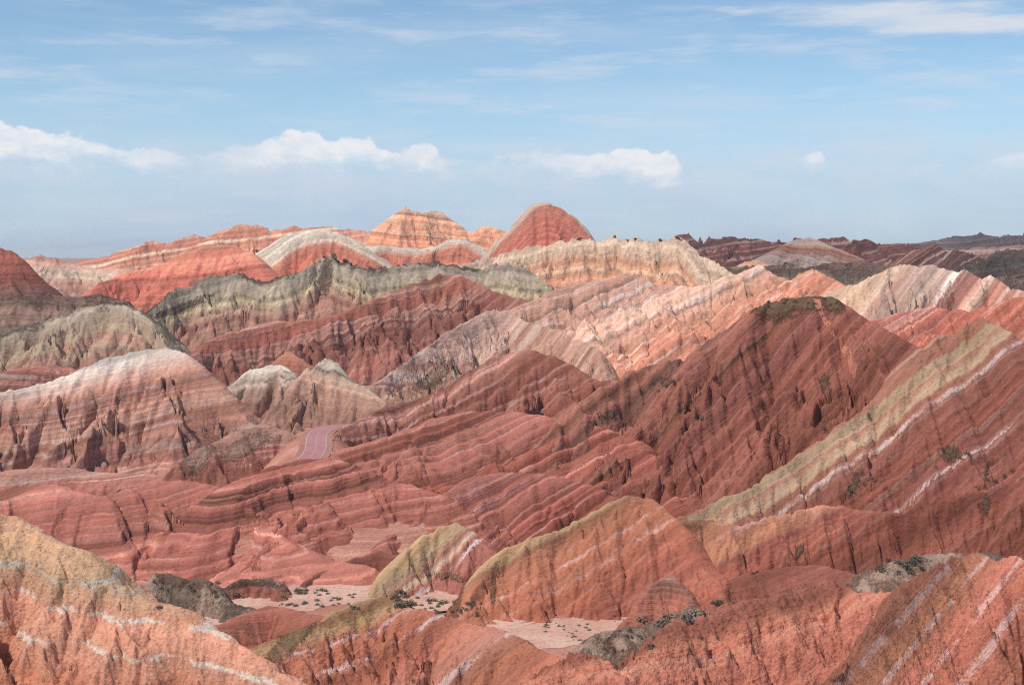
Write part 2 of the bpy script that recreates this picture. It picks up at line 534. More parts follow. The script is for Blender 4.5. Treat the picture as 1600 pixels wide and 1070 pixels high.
hill("rust_fin_hill", "rust brown tilted fin hill before the maroon ridges on the right",
     [(1370, 412, 1950), (1405, 400, 1900), (1430, 386, 1850), (1452, 377, 1850), (1462, 379, 1850), (1480, 392, 1850), (1500, 391, 1800), (1520, 390, 1800), (1540, 398, 1800), (1580, 402, 1800)],
     [(1440, 385, (118, 74, 62)), (1450, 400, (104, 64, 60)), (1470, 396, (150, 110, 104), 1.2), (1500, 405, (96, 66, 62))], bed=(24, 0), er=(70, 15, 3), r=4, sf=0.55, L=0.42, white=.35, rough=(3, 60), run=260)
hill("grey_red_dome_hill", "rounded hill, pale grey at its flank and red at its tip, right of the cream ridge",
     [(1170, 414, 1700), (1195, 402, 1700), (1225, 384, 1700), (1245, 374, 1690), (1262, 371, 1680), (1278, 376, 1660), (1298, 386, 1640), (1322, 396, 1620), (1335, 404, 1600)],
     [(1200, 402, (150, 132, 128)), (1240, 380, (160, 140, 132)), (1260, 388, (146, 112, 102)), (1285, 392, (134, 86, 72)), (1310, 396, (150, 80, 62))],
     bed=(-22, 10), er=(46, 6, 3), r=14, sf=0.6, L=0.46, rough=(1.5, 40), run=160)
hill("dark_green_slope", "dark green-grey scrub slope at the right edge below the skyline",
     [(1470, 418, 1350), (1510, 410, 1350), (1545, 400, 1350), (1562, 388, 1350), (1600, 382, 1350), (1680, 380, 1350), (1800, 390, 1350)],
     [(1560, 395, (92, 84, 82)), (1560, 420, (84, 82, 80)), (1560, 435, (92, 74, 70))], bed=(5, 0), er=(60, 12, 3), r=8, sf=0.5, L=0.42, crestveg=40, vegc=(112, 88, 82), rough=(4, 40), run=170, patch=.3)
hill("scrubby_dark_knolls", "band of dark grey-brown scrubby knolls behind the pink pyramids",
     [(1040, 416, 1300), (1085, 410, 1300), (1130, 418, 1280), (1170, 414, 1250), (1200, 414, 1250), (1232, 408, 1230), (1262, 412, 1220), (1290, 406, 1220), (1315, 408, 1220), (1345, 404, 1220), (1372, 412, 1220), (1400, 412, 1220), (1440, 416, 1220), (1500, 426, 1220), (1560, 430, 1220), (1640, 432, 1220)],
     [(1120, 420, (110, 84, 78)), (1250, 420, (128, 112, 100)), (1250, 436, (112, 98, 90))], bed=(4, 0), er=(32, 9, 3), r=4, sf=0.55, L=0.44, crestveg=18, vegc=(112, 88, 82), rough=(3, 22), run=110, patch=.3)
hill("orange_far_rise", "small orange-tan rise in the gap right of the cream ridge",
     [(1150, 416, 1500), (1170, 408, 1500), (1190, 406, 1500), (1205, 412, 1500)],
     [(1180, 410, (212, 160, 130))], er=(26, 4, 2), L=0.7, run=50)

hill("banded_far_ridge", "long salmon ridge with many fine pale bands on the left skyline",
     [(60, 412, 2000), (120, 408, 2000), (150, 403, 1950), (190, 390, 1950), (215, 379, 1900), (235, 373, 1900), (262, 377, 1900), (288, 368, 1900), (303, 365, 1900), (322, 370, 1880), (345, 357, 1860), (372, 348, 1850), (395, 348, 1850), (412, 351, 1850), (440, 358, 1850), (458, 351, 1850), (478, 356, 1850), (505, 353, 1850), (540, 353, 1850), (575, 360, 1850), (600, 365, 1850)],
     [(380, 352, (208, 152, 124)), (380, 366, (190, 122, 100)), (380, 376, (226, 190, 160)), (380, 384, (198, 130, 106)), (300, 385, (196, 130, 108)), (300, 400, (206, 148, 124)), (200, 410, (192, 126, 108))],
     bed=(8, 0), er=(44, 14, 4), r=4, sf=0.6, L=0.84, white=.55, wcol=(230, 200, 175), rough=(3, 40), run=210, spurs=[dict(p=[(372, 348, 1850), (400, 372, 1780), (440, 395, 1700)]), dict(p=[(235, 373, 1900), (260, 395, 1830)]), dict(p=[(303, 365, 1900), (330, 392, 1820)])])
hill("orange_peak", "pale orange double peak with a whitish tip on the skyline",
     [(520, 372, 1900), (560, 362, 1880), (585, 356, 1870), (605, 350, 1860), (620, 342, 1850), (628, 327, 1850), (640, 320, 1850), (652, 323, 1850), (666, 331, 1860), (684, 328, 1900), (698, 337, 1900), (712, 350, 1900), (722, 358, 1900), (738, 360, 1880), (752, 352, 1880), (772, 352, 1880), (800, 362, 1880)],
     [(640, 324, (226, 184, 160)), (650, 340, (220, 164, 130)), (650, 360, (214, 152, 118)), (650, 375, (206, 140, 108)), (700, 345, (196, 126, 104))],
     bed=(-6, 0), er=(40, 12, 4), r=3, sf=0.8, L=0.84, white=.5, wcol=(236, 200, 175), rough=(2, 30), run=120, spurs=[dict(p=[(640, 320, 1850), (668, 348, 1800), (690, 372, 1750)]), dict(p=[(632, 324, 1850), (600, 358, 1790), (570, 375, 1750)])])
hill("red_dome", "big brick red dome with a grey cap standing on the skyline",
     [(720, 412, 1500), (746, 402, 1500), (764, 388, 1500), (782, 368, 1500), (806, 349, 1490), (826, 328, 1480), (840, 317, 1475), (856, 315, 1470), (872, 321, 1465), (888, 333, 1455), (902, 346, 1450), (914, 364, 1440), (930, 384, 1440)],
     [(855, 317, (186, 162, 150)), (855, 319, (182, 146, 132)), (855, 323, (188, 120, 102)), (855, 345, (190, 112, 94)), (855, 380, (192, 108, 90))],
     bed=('crest', 0.10, 850), er=(30, 7.5, 3), r=16, sf=1.8, L=0.84, white=-0.12, rough=(1.2, 25), run=90, lam=.1, asp=0, sb=3.0)
hill("white_saddle_ridge", "chalk white saddle ridge between the grey dome and the red dome",
     [(540, 396, 1640), (570, 384, 1620), (600, 381, 1600), (630, 385, 1600), (655, 386, 1600), (680, 381, 1600), (702, 374, 1590), (722, 373, 1590), (738, 380, 1590), (758, 394, 1590), (775, 402, 1590)],
     [(700, 378, (206, 192, 180)), (650, 390, (216, 198, 186)), (650, 398, (212, 190, 176)), (650, 404, (200, 132, 110)), (740, 410, (196, 120, 96))],
     bed=('crest', 0.0, 650), er=(26, 7, 3), r=5, sf=0.6, L=0.84, rough=(1.5, 20), run=110)
hill("grey_white_dome", "broad grey-white dome with salmon lobes below, left of the orange peak",
     [(340, 425, 1450), (375, 408, 1430), (405, 395, 1420), (432, 382, 1410), (455, 367, 1400), (475, 359, 1400), (500, 357, 1400), (522, 360, 1400), (542, 369, 1400), (560, 382, 1400), (585, 398, 1400), (610, 414, 1400), (640, 425, 1400)],
     [(490, 360, (194, 182, 170)), (490, 375, (200, 186, 174)), (490, 383, (196, 162, 144)), (490, 390, (198, 124, 100)), (490, 412, (196, 114, 92))],
     bed=('crest', 0.16, 490), er=(40, 10, 3), r=14, sf=0.6, L=0.84, rough=(1.5, 25), run=120, lam=.08, white=-0.12)
hill("pink_white_far_hill", "pink banded hill with chalky patches behind the orange hump",
     [(20, 420, 1750), (45, 404, 1720), (68, 397, 1700), (92, 401, 1690), (118, 410, 1690), (150, 418, 1680), (190, 418, 1680), (230, 420, 1680), (280, 425, 1680)],
     [(70, 402, (182, 122, 104)), (90, 412, (196, 146, 128)), (110, 424, (210, 180, 162)), (120, 436, (214, 190, 170)), (130, 446, (186, 140, 124))],
     bed=(-4, 0), er=(36, 9, 3), r=6, sf=0.5, L=0.84, white=.4, rough=(2, 25), run=150)
hill("orange_red_hump", "smooth bright orange-red hump sloping down to the left skyline valley",
     [(-60, 535, 1180), (0, 500, 1200), (40, 480, 1210), (80, 470, 1220), (120, 461, 1230), (160, 440, 1250), (200, 424, 1280), (250, 408, 1300), (290, 394, 1300), (320, 384, 1300), (345, 381, 1300), (368, 384, 1290), (388, 393, 1280), (402, 410, 1270), (412, 432, 1260)],
     [(330, 388, (206, 132, 106)), (330, 400, (204, 118, 92)), (320, 415, (208, 134, 108)), (300, 430, (202, 112, 90)), (230, 455, (198, 112, 92)), (150, 470, (190, 108, 90))],
     bed=(6, 0), er=(42, 8, 4), r=10, sf=0.6, L=0.84, white=.12, rough=(1.6, 25), run=100, spurs=[dict(p=[(345, 381, 1300), (370, 405, 1250), (395, 432, 1210)]), dict(p=[(250, 408, 1300), (262, 440, 1240), (270, 470, 1190)]), dict(p=[(290, 394, 1300), (305, 425, 1245), (315, 450, 1210)])])
hill("dark_red_edge_hill", "dark brick red hill cut by the left edge of the picture",
     [(-160, 380, 1080), (-60, 374, 1080), (-15, 381, 1080), (2, 384, 1080), (20, 390, 1080), (36, 404, 1080), (50, 424, 1075), (64, 444, 1070), (84, 458, 1065), (110, 462, 1060)],
     [(0, 390, (164, 96, 82)), (10, 410, (156, 86, 72)), (10, 440, (150, 84, 74)), (10, 456, (140, 96, 86))],
     bed=(0, 0), er=(26, 4, 3), r=7, sf=0.8, L=0.72, rough=(1.5, 20), run=80)
hill("dark_scrub_saddle", "low dark brown scrub saddle between the red edge hill and the orange hump",
     [(-40, 466, 1000), (40, 462, 1000), (80, 462, 1000), (120, 462, 1010), (160, 458, 1010), (200, 468, 1010)],
     [(80, 465, (128, 100, 90)), (80, 480, (140, 110, 98))], er=(22, 4, 2), sf=0.5, L=0.6, crestveg=10, vegc=(110, 90, 80), run=60)

hill("cream_ridge", "cream-topped fluted ridge with orange lower slopes and jagged crest in the middle",
     [(600, 470, 900), (650, 452, 930), (690, 430, 960), (720, 415, 980), (745, 408, 990), (770, 398, 1000), (800, 390, 1000), (830, 384, 1000), (862, 378, 1000), (890, 374, 1000), (918, 370, 1000), (935, 375, 1000), (962, 368, 995), (975, 373, 990), (1000, 371, 985), (1020, 375, 980), (1040, 371, 980), (1058, 370, 980), (1068, 380, 975), (1080, 396, 970), (1094, 414, 965), (1112, 424, 955), (1140, 432, 950)],
     [(960, 374, (206, 180, 158)), (960, 390, (204, 178, 156)), (960, 398, (202, 166, 142)), (960, 410, (198, 146, 116)), (960, 420, (206, 168, 138)), (960, 432, (196, 142, 116)), (960, 446, (194, 146, 124)), (960, 462, (188, 134, 114))],
     bed=('crest', 0.0, 900), er=(15, 5.5, 4), r=3, sf=0.72, L=0.78, white=.25, rough=(1.0, 10), run=125, crestjag=2.2, lam=.12, fade=0.7)
hill("grey_green_fluted_ridge", "grey-green fluted ridge with dark brown jagged crest, left of the middle",
     [(215, 500, 830), (245, 472, 850), (275, 452, 870), (310, 436, 880), (345, 428, 890), (378, 424, 890), (405, 434, 890), (430, 434, 890), (460, 424, 890), (485, 412, 890), (503, 400, 890), (515, 396, 890), (528, 404, 890), (550, 410, 890), (575, 418, 890), (605, 414, 895), (630, 412, 900), (650, 409, 900), (684, 404, 900), (700, 411, 900), (725, 416, 905), (750, 418, 905), (775, 409, 905), (800, 412, 905), (830, 420, 905)],
     [(600, 420, (150, 134, 120)), (600, 436, (170, 156, 142)), (600, 452, (166, 152, 130)), (600, 462, (176, 158, 130)), (600, 472, (172, 140, 122)), (600, 486, (168, 120, 106)), (600, 505, (172, 130, 116)), (600, 520, (160, 110, 98))],
     bed=('crest', 0.0, 600), er=(16, 5.5, 4), r=3, sf=0.8, L=0.62, rough=(0.8, 10), run=100, crestveg=1.3, vegc=(92, 76, 66), crestjag=2.0, lam=.1,
     veg=[(505, 430, 14, 36, 0), (280, 480, 60, 7, 25)], fade=0.7, gain=1.12)
hill("olive_pink_hill", "rounded olive and dusty pink hill with a dark crest line at the left",
     [(-120, 545, 700), (-40, 528, 715), (20, 512, 730), (60, 500, 740), (105, 489, 745), (135, 478, 750), (165, 473, 750), (195, 473, 750), (218, 482, 748), (236, 496, 745), (252, 515, 740), (268, 540, 730)],
     [(180, 476, (160, 146, 132)), (180, 492, (162, 146, 130)), (180, 505, (172, 146, 130)), (180, 516, (178, 156, 132)), (180, 530, (168, 126, 112)), (180, 545, (172, 144, 126)), (180, 560, (160, 114, 102)), (180, 580, (166, 124, 112))],
     dip=0, bed=('crest', 0.05, 180), er=(15, 5.0, 4), r=6, sf=0.62, L=0.60, rough=(0.8, 10), run=100, crestveg=1.2, vegc=(110, 94, 84), veg=(), lam=.12, fade=0.5, gain=1.1)
hill("red_brown_fluted_ridge", "red-brown fluted ridge rising to the right below the grey-green ridge",
     [(230, 605, 690), (270, 575, 710), (300, 550, 730), (340, 524, 750), (380, 508, 760), (420, 500, 770), (460, 497, 775), (500, 496, 780), (540, 486, 790), (575, 470, 800), (610, 452, 815), (645, 438, 825), (690, 426, 840), (720, 428, 840), (750, 438, 835), (785, 456, 820), (820, 466, 810)],
     [(400, 508, (172, 128, 114)), (400, 520, (156, 98, 86)), (420, 540, (148, 88, 76)), (420, 552, (172, 124, 110)), (420, 570, (146, 88, 78)), (600, 470, (156, 96, 80)), (690, 440, (160, 100, 84)), (560, 520, (150, 92, 80)), (540, 560, (150, 96, 86))],
     bed=(20, 0), er=(17, 6.0, 4), r=3.5, sf=0.66, L=0.58, white=.25, rough=(0.9, 10), run=120,
     spurs=[dict(p=[(530, 490, 785), (580, 512, 740), (640, 560, 690)]), dict(p=[(640, 440, 825), (672, 480, 770), (700, 520, 720)]), dict(p=[(460, 497, 775), (490, 540, 730)])], fade=0.5, gain=1.16)

hill("pink_banded_slope", "sunlit pink slope with many diagonal white bands in the middle",
     [(770, 490, 780), (810, 474, 800), (850, 455, 815), (900, 440, 830), (940, 434, 840), (972, 428, 845), (1000, 432, 845), (1030, 440, 845), (1060, 444, 845), (1090, 446, 850), (1112, 440, 855), (1140, 428, 860), (1165, 420, 865), (1186, 412, 870), (1200, 419, 868), (1222, 428, 865), (1242, 434, 862), (1258, 424, 860), (1272, 418, 860), (1286, 426, 850), (1302, 438, 840), (1320, 450, 825), (1345, 466, 805), (1380, 484, 790)],
     [(1185, 416, (222, 184, 162)), (1180, 440, (210, 168, 150)), (1120, 470, (198, 148, 128)), (1125, 452, (206, 196, 188), 1.3), (960, 440, (186, 140, 124)), (985, 462, (204, 182, 172), 1.4), (960, 480, (192, 144, 128)), (930, 505, (204, 170, 158), 1.5), (960, 520, (196, 142, 120)), (1000, 540, (196, 136, 110)), (1060, 520, (194, 130, 106)), (860, 500, (182, 140, 126))],
     bed=(23, 0), er=(21, 5.0, 4), r=3, sf=0.55, L=0.74, white=.8, wcol=(222, 196, 184), rough=(0.9, 10), run=190, lam=.18, ribs=(0.5, 3.2), spurs=[dict(p=[(1186, 412, 870), (1240, 455, 790), (1280, 490, 740)]), dict(p=[(1272, 418, 860), (1310, 455, 790), (1340, 490, 740)]), dict(p=[(1040, 440, 845), (1090, 480, 770), (1130, 520, 700)]), dict(p=[(972, 428, 845), (1010, 470, 770), (1050, 530, 680)])])
hill("tan_pink_pyramids", "cluster of tan and pink pyramids with a white diagonal streak at the right",
     [(1290, 452, 800), (1330, 440, 800), (1360, 428, 800), (1392, 414, 800), (1415, 411, 800), (1440, 414, 800), (1465, 412, 800), (1485, 418, 795), (1496, 425, 790), (1508, 417, 785), (1522, 430, 780), (1535, 436, 780), (1546, 426, 780), (1556, 432, 780), (1568, 440, 775), (1582, 447, 770), (1610, 450, 770), (1680, 450, 770)],
     [(1410, 415, (190, 160, 138)), (1400, 435, (186, 152, 136)), (1400, 455, (190, 150, 138)), (1470, 420, (206, 178, 164)), (1480, 452, (216, 204, 196), 2.2), (1490, 440, (178, 124, 112)), (1520, 450, (176, 116, 102)), (1550, 430, (222, 188, 168)), (1560, 450, (196, 138, 118)), (1540, 470, (178, 110, 96))],
     bed=(35, 0), er=(24, 8, 4), r=2.5, sf=0.62, L=0.72, white=.5, wcol=(220, 196, 184), rough=(0.9, 10), run=120, spurs=[dict(p=[(1508, 417, 785), (1470, 455, 720), (1440, 490, 680)]), dict(p=[(1412, 411, 800), (1430, 450, 730)]), dict(p=[(1546, 426, 780), (1560, 460, 720)])])
hill("orange_red_striped_slope", "orange-red striped slope behind the yellow-banded hill at the right",
     [(1250, 545, 560), (1300, 520, 580), (1340, 505, 600), (1380, 496, 615), (1420, 484, 630), (1455, 476, 640), (1490, 482, 640), (1520, 484, 640), (1550, 472, 645), (1580, 463, 650), (1610, 460, 650), (1700, 452, 650), (1800, 450, 650)],
     [(1450, 482, (190, 116, 100)), (1450, 500, (184, 106, 88)), (1400, 505, (206, 150, 134), 0.8), (1380, 530, (180, 102, 84)), (1420, 545, (182, 104, 84)), (1390, 555, (176, 100, 84))],
     bed=(27, 0), er=(16, 4.2, 4), r=3, sf=0.55, L=0.72, white=.5, wcol=(216, 176, 162), rough=(0.9, 8), run=120, ribs=(0.4, 2.6))
hill("tan_valley_patch", "pale tan banked slope at the right edge beyond the yellow-banded hill",
     [(1530, 570, 480), (1560, 560, 480), (1600, 550, 480), (1680, 540, 480)], [(1590, 560, (214, 172, 138)), (1590, 585, (196, 138, 108)), (1580, 600, (206, 164, 130))], bed=(20, 0), er=(12, 2.5, 3), sf=0.5, L=0.7, run=70, white=.5)

hill("pale_crest_spur", "long pinkish spur with a pale grey upper edge running up right of the knobs",
     [(545, 640, 500), (575, 607, 520), (610, 582, 545), (650, 552, 580), (690, 525, 615), (725, 503, 645), (755, 486, 665), (772, 480, 672), (795, 486, 668), (820, 500, 655), (850, 505, 640), (890, 520, 620), (930, 540, 590)],
     [(600, 588, (194, 172, 160)), (660, 552, (198, 174, 162)), (690, 548, (184, 148, 136)), (700, 560, (178, 138, 124)), (680, 578, (172, 130, 116)), (690, 590, (190, 158, 146), 0.8), (700, 600, (166, 118, 104)), (640, 620, (172, 130, 112)), (760, 570, (172, 124, 112)), (800, 540, (178, 134, 122))],
     bed=(34, 0), er=(15, 4.5, 4), r=2.5, sf=0.62, L=0.58, white=.4, wcol=(204, 186, 178), rough=(0.7, 8), run=90, veg=[(680, 590, 38, 14, 30), (640, 555, 40, 4, 32)], vegc=(130, 104, 92), gain=1.12)
hill("banded_low_ridge", "low red ridge with whitish wavy bands at the left edge behind the pale-crested hill",
     [(-140, 590, 560), (-60, 588, 560), (0, 580, 560), (40, 572, 560), (80, 567, 560), (108, 572, 558), (130, 586, 555), (170, 600, 550)],
     [(60, 572, (160, 104, 92)), (60, 580, (190, 156, 146), 0.7), (60, 586, (158, 98, 86)), (40, 592, (194, 166, 156), 0.8), (40, 605, (156, 100, 88))],
     bed=(-3, 0), er=(12, 2.5, 3), r=3, sf=0.5, L=0.58, white=.5, rough=(0.5, 7), run=70)
hill("salmon_wedge", "plain salmon wedge-shaped hill behind the two grey knobs",
     [(405, 585, 580), (430, 566, 580), (452, 548, 580), (470, 556, 575), (492, 568, 570), (520, 585, 565)], [(455, 552, (178, 118, 98)), (455, 575, (170, 108, 90))], er=(14, 2.5, 3), r=3, sf=0.7, L=0.58, run=60)
hill("white_knob", "chalk grey knob with dark ledges left of the road bend",
     [(340, 625, 480), (356, 607, 480), (372, 588, 480), (392, 574, 480), (415, 569, 480), (436, 567, 480), (452, 576, 475), (466, 592, 470), (480, 612, 465)],
     [(410, 572, (186, 176, 168)), (410, 582, (196, 184, 176)), (410, 588, (118, 100, 92), 0.35), (410, 592, (192, 176, 166)), (410, 598, (124, 104, 94), 0.3), (410, 604, (188, 162, 150)), (410, 620, (172, 134, 120)), (410, 645, (164, 120, 106))],
     bed=(8, 8), er=(13, 3.2, 3), r=3, sf=0.85, L=0.58, rough=(0.6, 6), run=60, veg=[(370, 622, 6, 20, -25)], lam=.12)
hill("chalk_peak_knob", "second chalk grey knob with a pointed top, nearer the road bend",
     [(455, 610, 470), (470, 585, 472), (485, 572, 474), (508, 558, 476), (520, 563, 474), (538, 580, 470), (560, 596, 466), (580, 615, 460), (600, 640, 452)],
     [(508, 562, (184, 172, 158)), (510, 574, (190, 178, 166)), (515, 582, (110, 94, 86), 0.3), (515, 590, (188, 162, 148)), (515, 610, (180, 142, 126)), (515, 635, (170, 128, 114)), (520, 655, (160, 118, 104))],
     bed=(-14, 6), er=(13, 3.4, 3), r=2.5, sf=0.85, L=0.58, rough=(0.6, 6), run=55, veg=(), spurs=[dict(p=[(508, 558, 476), (490, 610, 455), (470, 660, 440)])])
hill("pale_crested_hill", "large pink banded hill with a whitish crest at the left",
     [(-220, 660, 420), (-120, 640, 440), (-40, 622, 455), (20, 606, 465), (60, 598, 470), (100, 586, 475), (140, 570, 478), (175, 556, 480), (210, 547, 482), (240, 543, 482), (268, 541, 482), (285, 545, 480), (297, 558, 477), (315, 580, 472), (345, 612, 464), (380, 645, 452), (410, 668, 442), (440, 690, 430)],
     [(250, 545, (194, 184, 180)), (250, 560, (194, 180, 174)), (250, 576, (180, 146, 134)), (250, 600, (168, 118, 104)), (240, 606, (186, 152, 140), 0.7), (240, 625, (164, 112, 98)), (240, 645, (178, 136, 122)), (240, 665, (162, 108, 94)), (230, 690, (166, 118, 106)), (220, 705, (184, 152, 142), 0.7), (200, 725, (162, 106, 94)), (200, 745, (170, 120, 108))],
     dip=0, bed=(12, 0), er=(22, 5.2, 4), r=5, sf=0.62, L=0.58, white=.4, wcol=(204, 180, 170), rough=(0.7, 8), run=105, lam=.15, ribs=(0.15, 2.5),
     veg=[(305, 720, 24, 26, 0)], spurs=[dict(p=[(268, 541, 482), (320, 620, 440), (370, 690, 400)], s=0.8), dict(p=[(210, 547, 482), (225, 640, 440), (240, 700, 405)], s=0.7), dict(p=[(140, 570, 478), (120, 660, 430), (110, 720, 395)], s=0.66)], vegc=(138, 112, 100), gain=1.1)
hill("grey_pink_foot_knoll", "grey-pink knoll with banded toe just left of the road",
     [(280, 720, 385), (330, 690, 395), (370, 670, 405), (410, 660, 412), (440, 668, 412), (462, 688, 405), (475, 708, 396)],
     [(400, 665, (168, 126, 112)), (390, 690, (160, 118, 106)), (400, 712, (160, 102, 90)), (410, 716, (192, 156, 146), 0.4), (410, 722, (160, 100, 88)), (400, 735, (156, 100, 88))],
     bed=(4, 0), er=(13, 3.2, 3), r=4, sf=0.6, L=0.58, white=.2, rough=(0.6, 6), run=50, veg=[(305, 715, 26, 26, 0), (380, 700, 40, 16, 20)], vegc=(138, 112, 100))
hill("red_brown_center_ridge", "smooth brown-red ridge with a flat-topped peak in the middle",
     [(512, 716, 378), (520, 694, 392), (532, 670, 408), (562, 652, 422), (600, 632, 435), (650, 616, 445), (690, 602, 450), (740, 576, 455), (780, 556, 458), (805, 547, 460), (838, 545, 460), (862, 552, 458), (888, 568, 454), (910, 582, 450), (935, 590, 448), (970, 594, 444), (1010, 600, 440)],
     [(830, 550, (156, 104, 92)), (830, 580, (150, 90, 76)), (800, 610, (146, 86, 74)), (640, 628, (180, 134, 122), 0.6), (600, 650, (154, 96, 84)), (580, 660, (184, 144, 134), 0.6), (560, 680, (152, 92, 80)), (800, 640, (148, 88, 76))],
     bed=(24, 0), er=(15, 3.6, 4), r=3, sf=0.55, L=0.56, white=.25, rough=(1.2, 6), run=90, speck=.5, ribs=(0.2, 2.4))
hill("capped_red_mountain", "large red-brown hill with a dark scrub cap and diagonal beds at the right",
     [(900, 625, 400), (940, 602, 410), (990, 575, 420), (1040, 556, 425), (1080, 545, 428), (1110, 528, 430), (1145, 505, 430), (1170, 487, 430), (1184, 475, 430), (1198, 467, 430), (1225, 463, 430), (1262, 461, 430), (1295, 462, 430), (1312, 470, 428), (1335, 483, 425), (1360, 497, 420), (1390, 520, 414), (1415, 540, 408), (1440, 556, 402), (1480, 580, 395), (1540, 610, 385)],
     [(1240, 475, (146, 96, 82)), (1240, 500, (150, 88, 74)), (1200, 540, (146, 84, 70)), (1150, 590, (142, 82, 70)), (1100, 570, (150, 92, 78)), (1200, 640, (140, 80, 68)), (1100, 640, (136, 82, 74)), (1000, 600, (150, 96, 82)), (1250, 700, (144, 84, 70)), (1000, 720, (140, 82, 72)), (960, 650, (132, 90, 82)), (1320, 560, (150, 90, 76))],
     bed=(33, 0), er=(19, 5.0, 4), r=6, sf=0.62, L=0.54, white=.14, wcol=(176, 128, 114), rough=(1.1, 6), run=140, lam=.26, ribs=(0.35, 2.2), speck=.45,
     spurs=[dict(p=[(1290, 462, 430), (1335, 560, 385), (1350, 600, 372)], s=0.75), dict(p=[(1190, 470, 430), (1120, 580, 385), (1050, 690, 340)], s=0.7), dict(p=[(1262, 461, 430), (1250, 570, 380), (1230, 680, 335)], s=0.7)],
     veg=[(1215, 476, 44, 30, 12), (1255, 470, 66, 20, 0), (1302, 474, 22, 18, -15), (1045, 605, 22, 4, 35), (960, 658, 20, 7, 0), (1322, 612, 7, 24, -20)], vegc=(92, 78, 62))
hill("yellow_banded_hill", "steep red hill crossed by a broad yellow band and white stripes at the right",
     [(1030, 830, 300), (1070, 803, 306), (1130, 775, 312), (1180, 752, 318), (1230, 722, 324), (1280, 690, 330), (1320, 655, 336), (1360, 628, 342), (1395, 598, 347), (1420, 565, 352), (1440, 540, 355), (1465, 520, 358), (1490, 514, 359), (1510, 500, 360), (1530, 491, 360), (1545, 510, 358), (1558, 545, 354), (1575, 570, 350), (1600, 602, 345), (1640, 640, 340), (1720, 690, 330), (1820, 720, 325)],
     [(1310, 660, (156, 104, 86)), (1310, 668, (160, 112, 92)), (1310, 674, (174, 148, 118)), (1314, 684, (172, 144, 114)), (1317, 690, (158, 112, 94)), (1321, 700, (178, 150, 126)), (1324, 706, (172, 146, 118)), (1328, 714, (152, 98, 84)), (1372, 706, (192, 176, 172), 0.45), (1400, 712, (146, 86, 74)), (1500, 660, (148, 84, 70)), (1560, 640, (144, 82, 68)), (1450, 740, (142, 84, 74)), (1440, 765, (186, 160, 150), 0.3), (1500, 750, (138, 80, 70)), (1560, 760, (140, 80, 70))],
     bed=(42, 0), er=(10, 2.6, 4), r=3, sf=0.62, L=0.54, white=.1, rough=(1.1, 6), run=95, lam=.16, ribs=(0.3, 2.0), speck=.4,
     veg=[(1340, 764, 40, 6, 34), (1500, 715, 22, 7, 26), (1560, 750, 44, 4, 28)], vegc=(84, 72, 60), bp=((1197, 744), (1450, 572)), crestjag=0.6, warp=2.2, sb=2.4, asp=0)
hill("banded_foot_slope", "low pink banded foot of the pale-crested hill at the left edge",
     [(-240, 752, 396), (-120, 742, 396), (-20, 736, 396), (60, 728, 397), (120, 730, 396), (180, 738, 392), (240, 742, 388), (290, 750, 382), (330, 762, 374)],
     [(80, 732, (176, 130, 116)), (80, 740, (164, 106, 94)), (80, 748, (186, 146, 134)), (80, 756, (160, 102, 90))],
     bed=(6, 0), dip=0, er=(16, 2.4, 4), r=5, sf=0.5, L=0.58, white=.4, rough=(0.6, 6), run=40, ribs=(0.35, 1.6), gain=1.1)
hill("ribbed_red_hump", "red hump with raised parallel ribs just right of the road",
     [(470, 735, 360), (505, 712, 372), (530, 702, 378), (580, 690, 384), (640, 670, 392), (690, 653, 398), (740, 643, 402), (785, 640, 404), (840, 647, 402), (890, 657, 398), (940, 668, 392), (980, 682, 385), (1010, 705, 375)],
     [(780, 645, (164, 96, 82)), (780, 680, (168, 102, 88)), (760, 690, (182, 128, 116), 0.4), (700, 700, (168, 104, 92)), (850, 690, (154, 86, 72)), (880, 710, (172, 118, 110), 0.5), (700, 740, (164, 98, 86)), (600, 740, (164, 100, 88))],
     bed=(18, 0), er=(20, 2.2, 2), r=7, sf=0.5, L=0.54, white=.6, wcol=(190, 140, 128), rough=(0.4, 5), run=80, ribs=(0.8, 1.8), lam=.26, ribl=.5)
hill("low_ribbed_knoll", "low ribbed brick red knoll in front of the road",
     [(365, 775, 312), (395, 742, 318), (430, 727, 322), (470, 717, 326), (510, 715, 328), (545, 721, 328), (590, 738, 326), (640, 755, 322), (690, 775, 316)],
     [(480, 730, (164, 96, 82)), (480, 745, (168, 102, 88)), (480, 750, (184, 130, 116), 0.3), (500, 765, (166, 100, 88)), (560, 770, (164, 98, 86)), (600, 790, (156, 92, 80))],
     bed=(10, 0), er=(16, 1.6, 2), r=6, sf=0.5, L=0.54, white=.6, wcol=(190, 140, 128), rough=(0.3, 5), run=42, ribs=(0.65, 1.4), lam=.26, ribl=.55)
hill("lavender_ribbed_hump", "middle red hump with mauve and rust ribs above the yellow-topped knoll",
     [(600, 842, 296), (640, 812, 308), (685, 772, 323), (730, 745, 333), (780, 736, 338), (830, 738, 338), (880, 745, 336), (930, 758, 332), (970, 775, 326), (1010, 800, 318), (1060, 830, 308)],
     [(800, 740, (162, 98, 86)), (790, 748, (178, 132, 132), 0.5), (790, 775, (154, 88, 76)), (720, 780, (174, 124, 120), 0.6), (760, 810, (164, 98, 86)), (850, 800, (152, 82, 68)), (680, 830, (158, 96, 88), 0.6), (800, 850, (152, 84, 70))],
     bed=(23, 0), er=(18, 2.2, 3), r=6, sf=0.5, L=0.54, white=.6, wcol=(182, 140, 136), rough=(0.4, 5), run=60, ribs=(0.7, 1.6), lam=.26, ribl=.5)
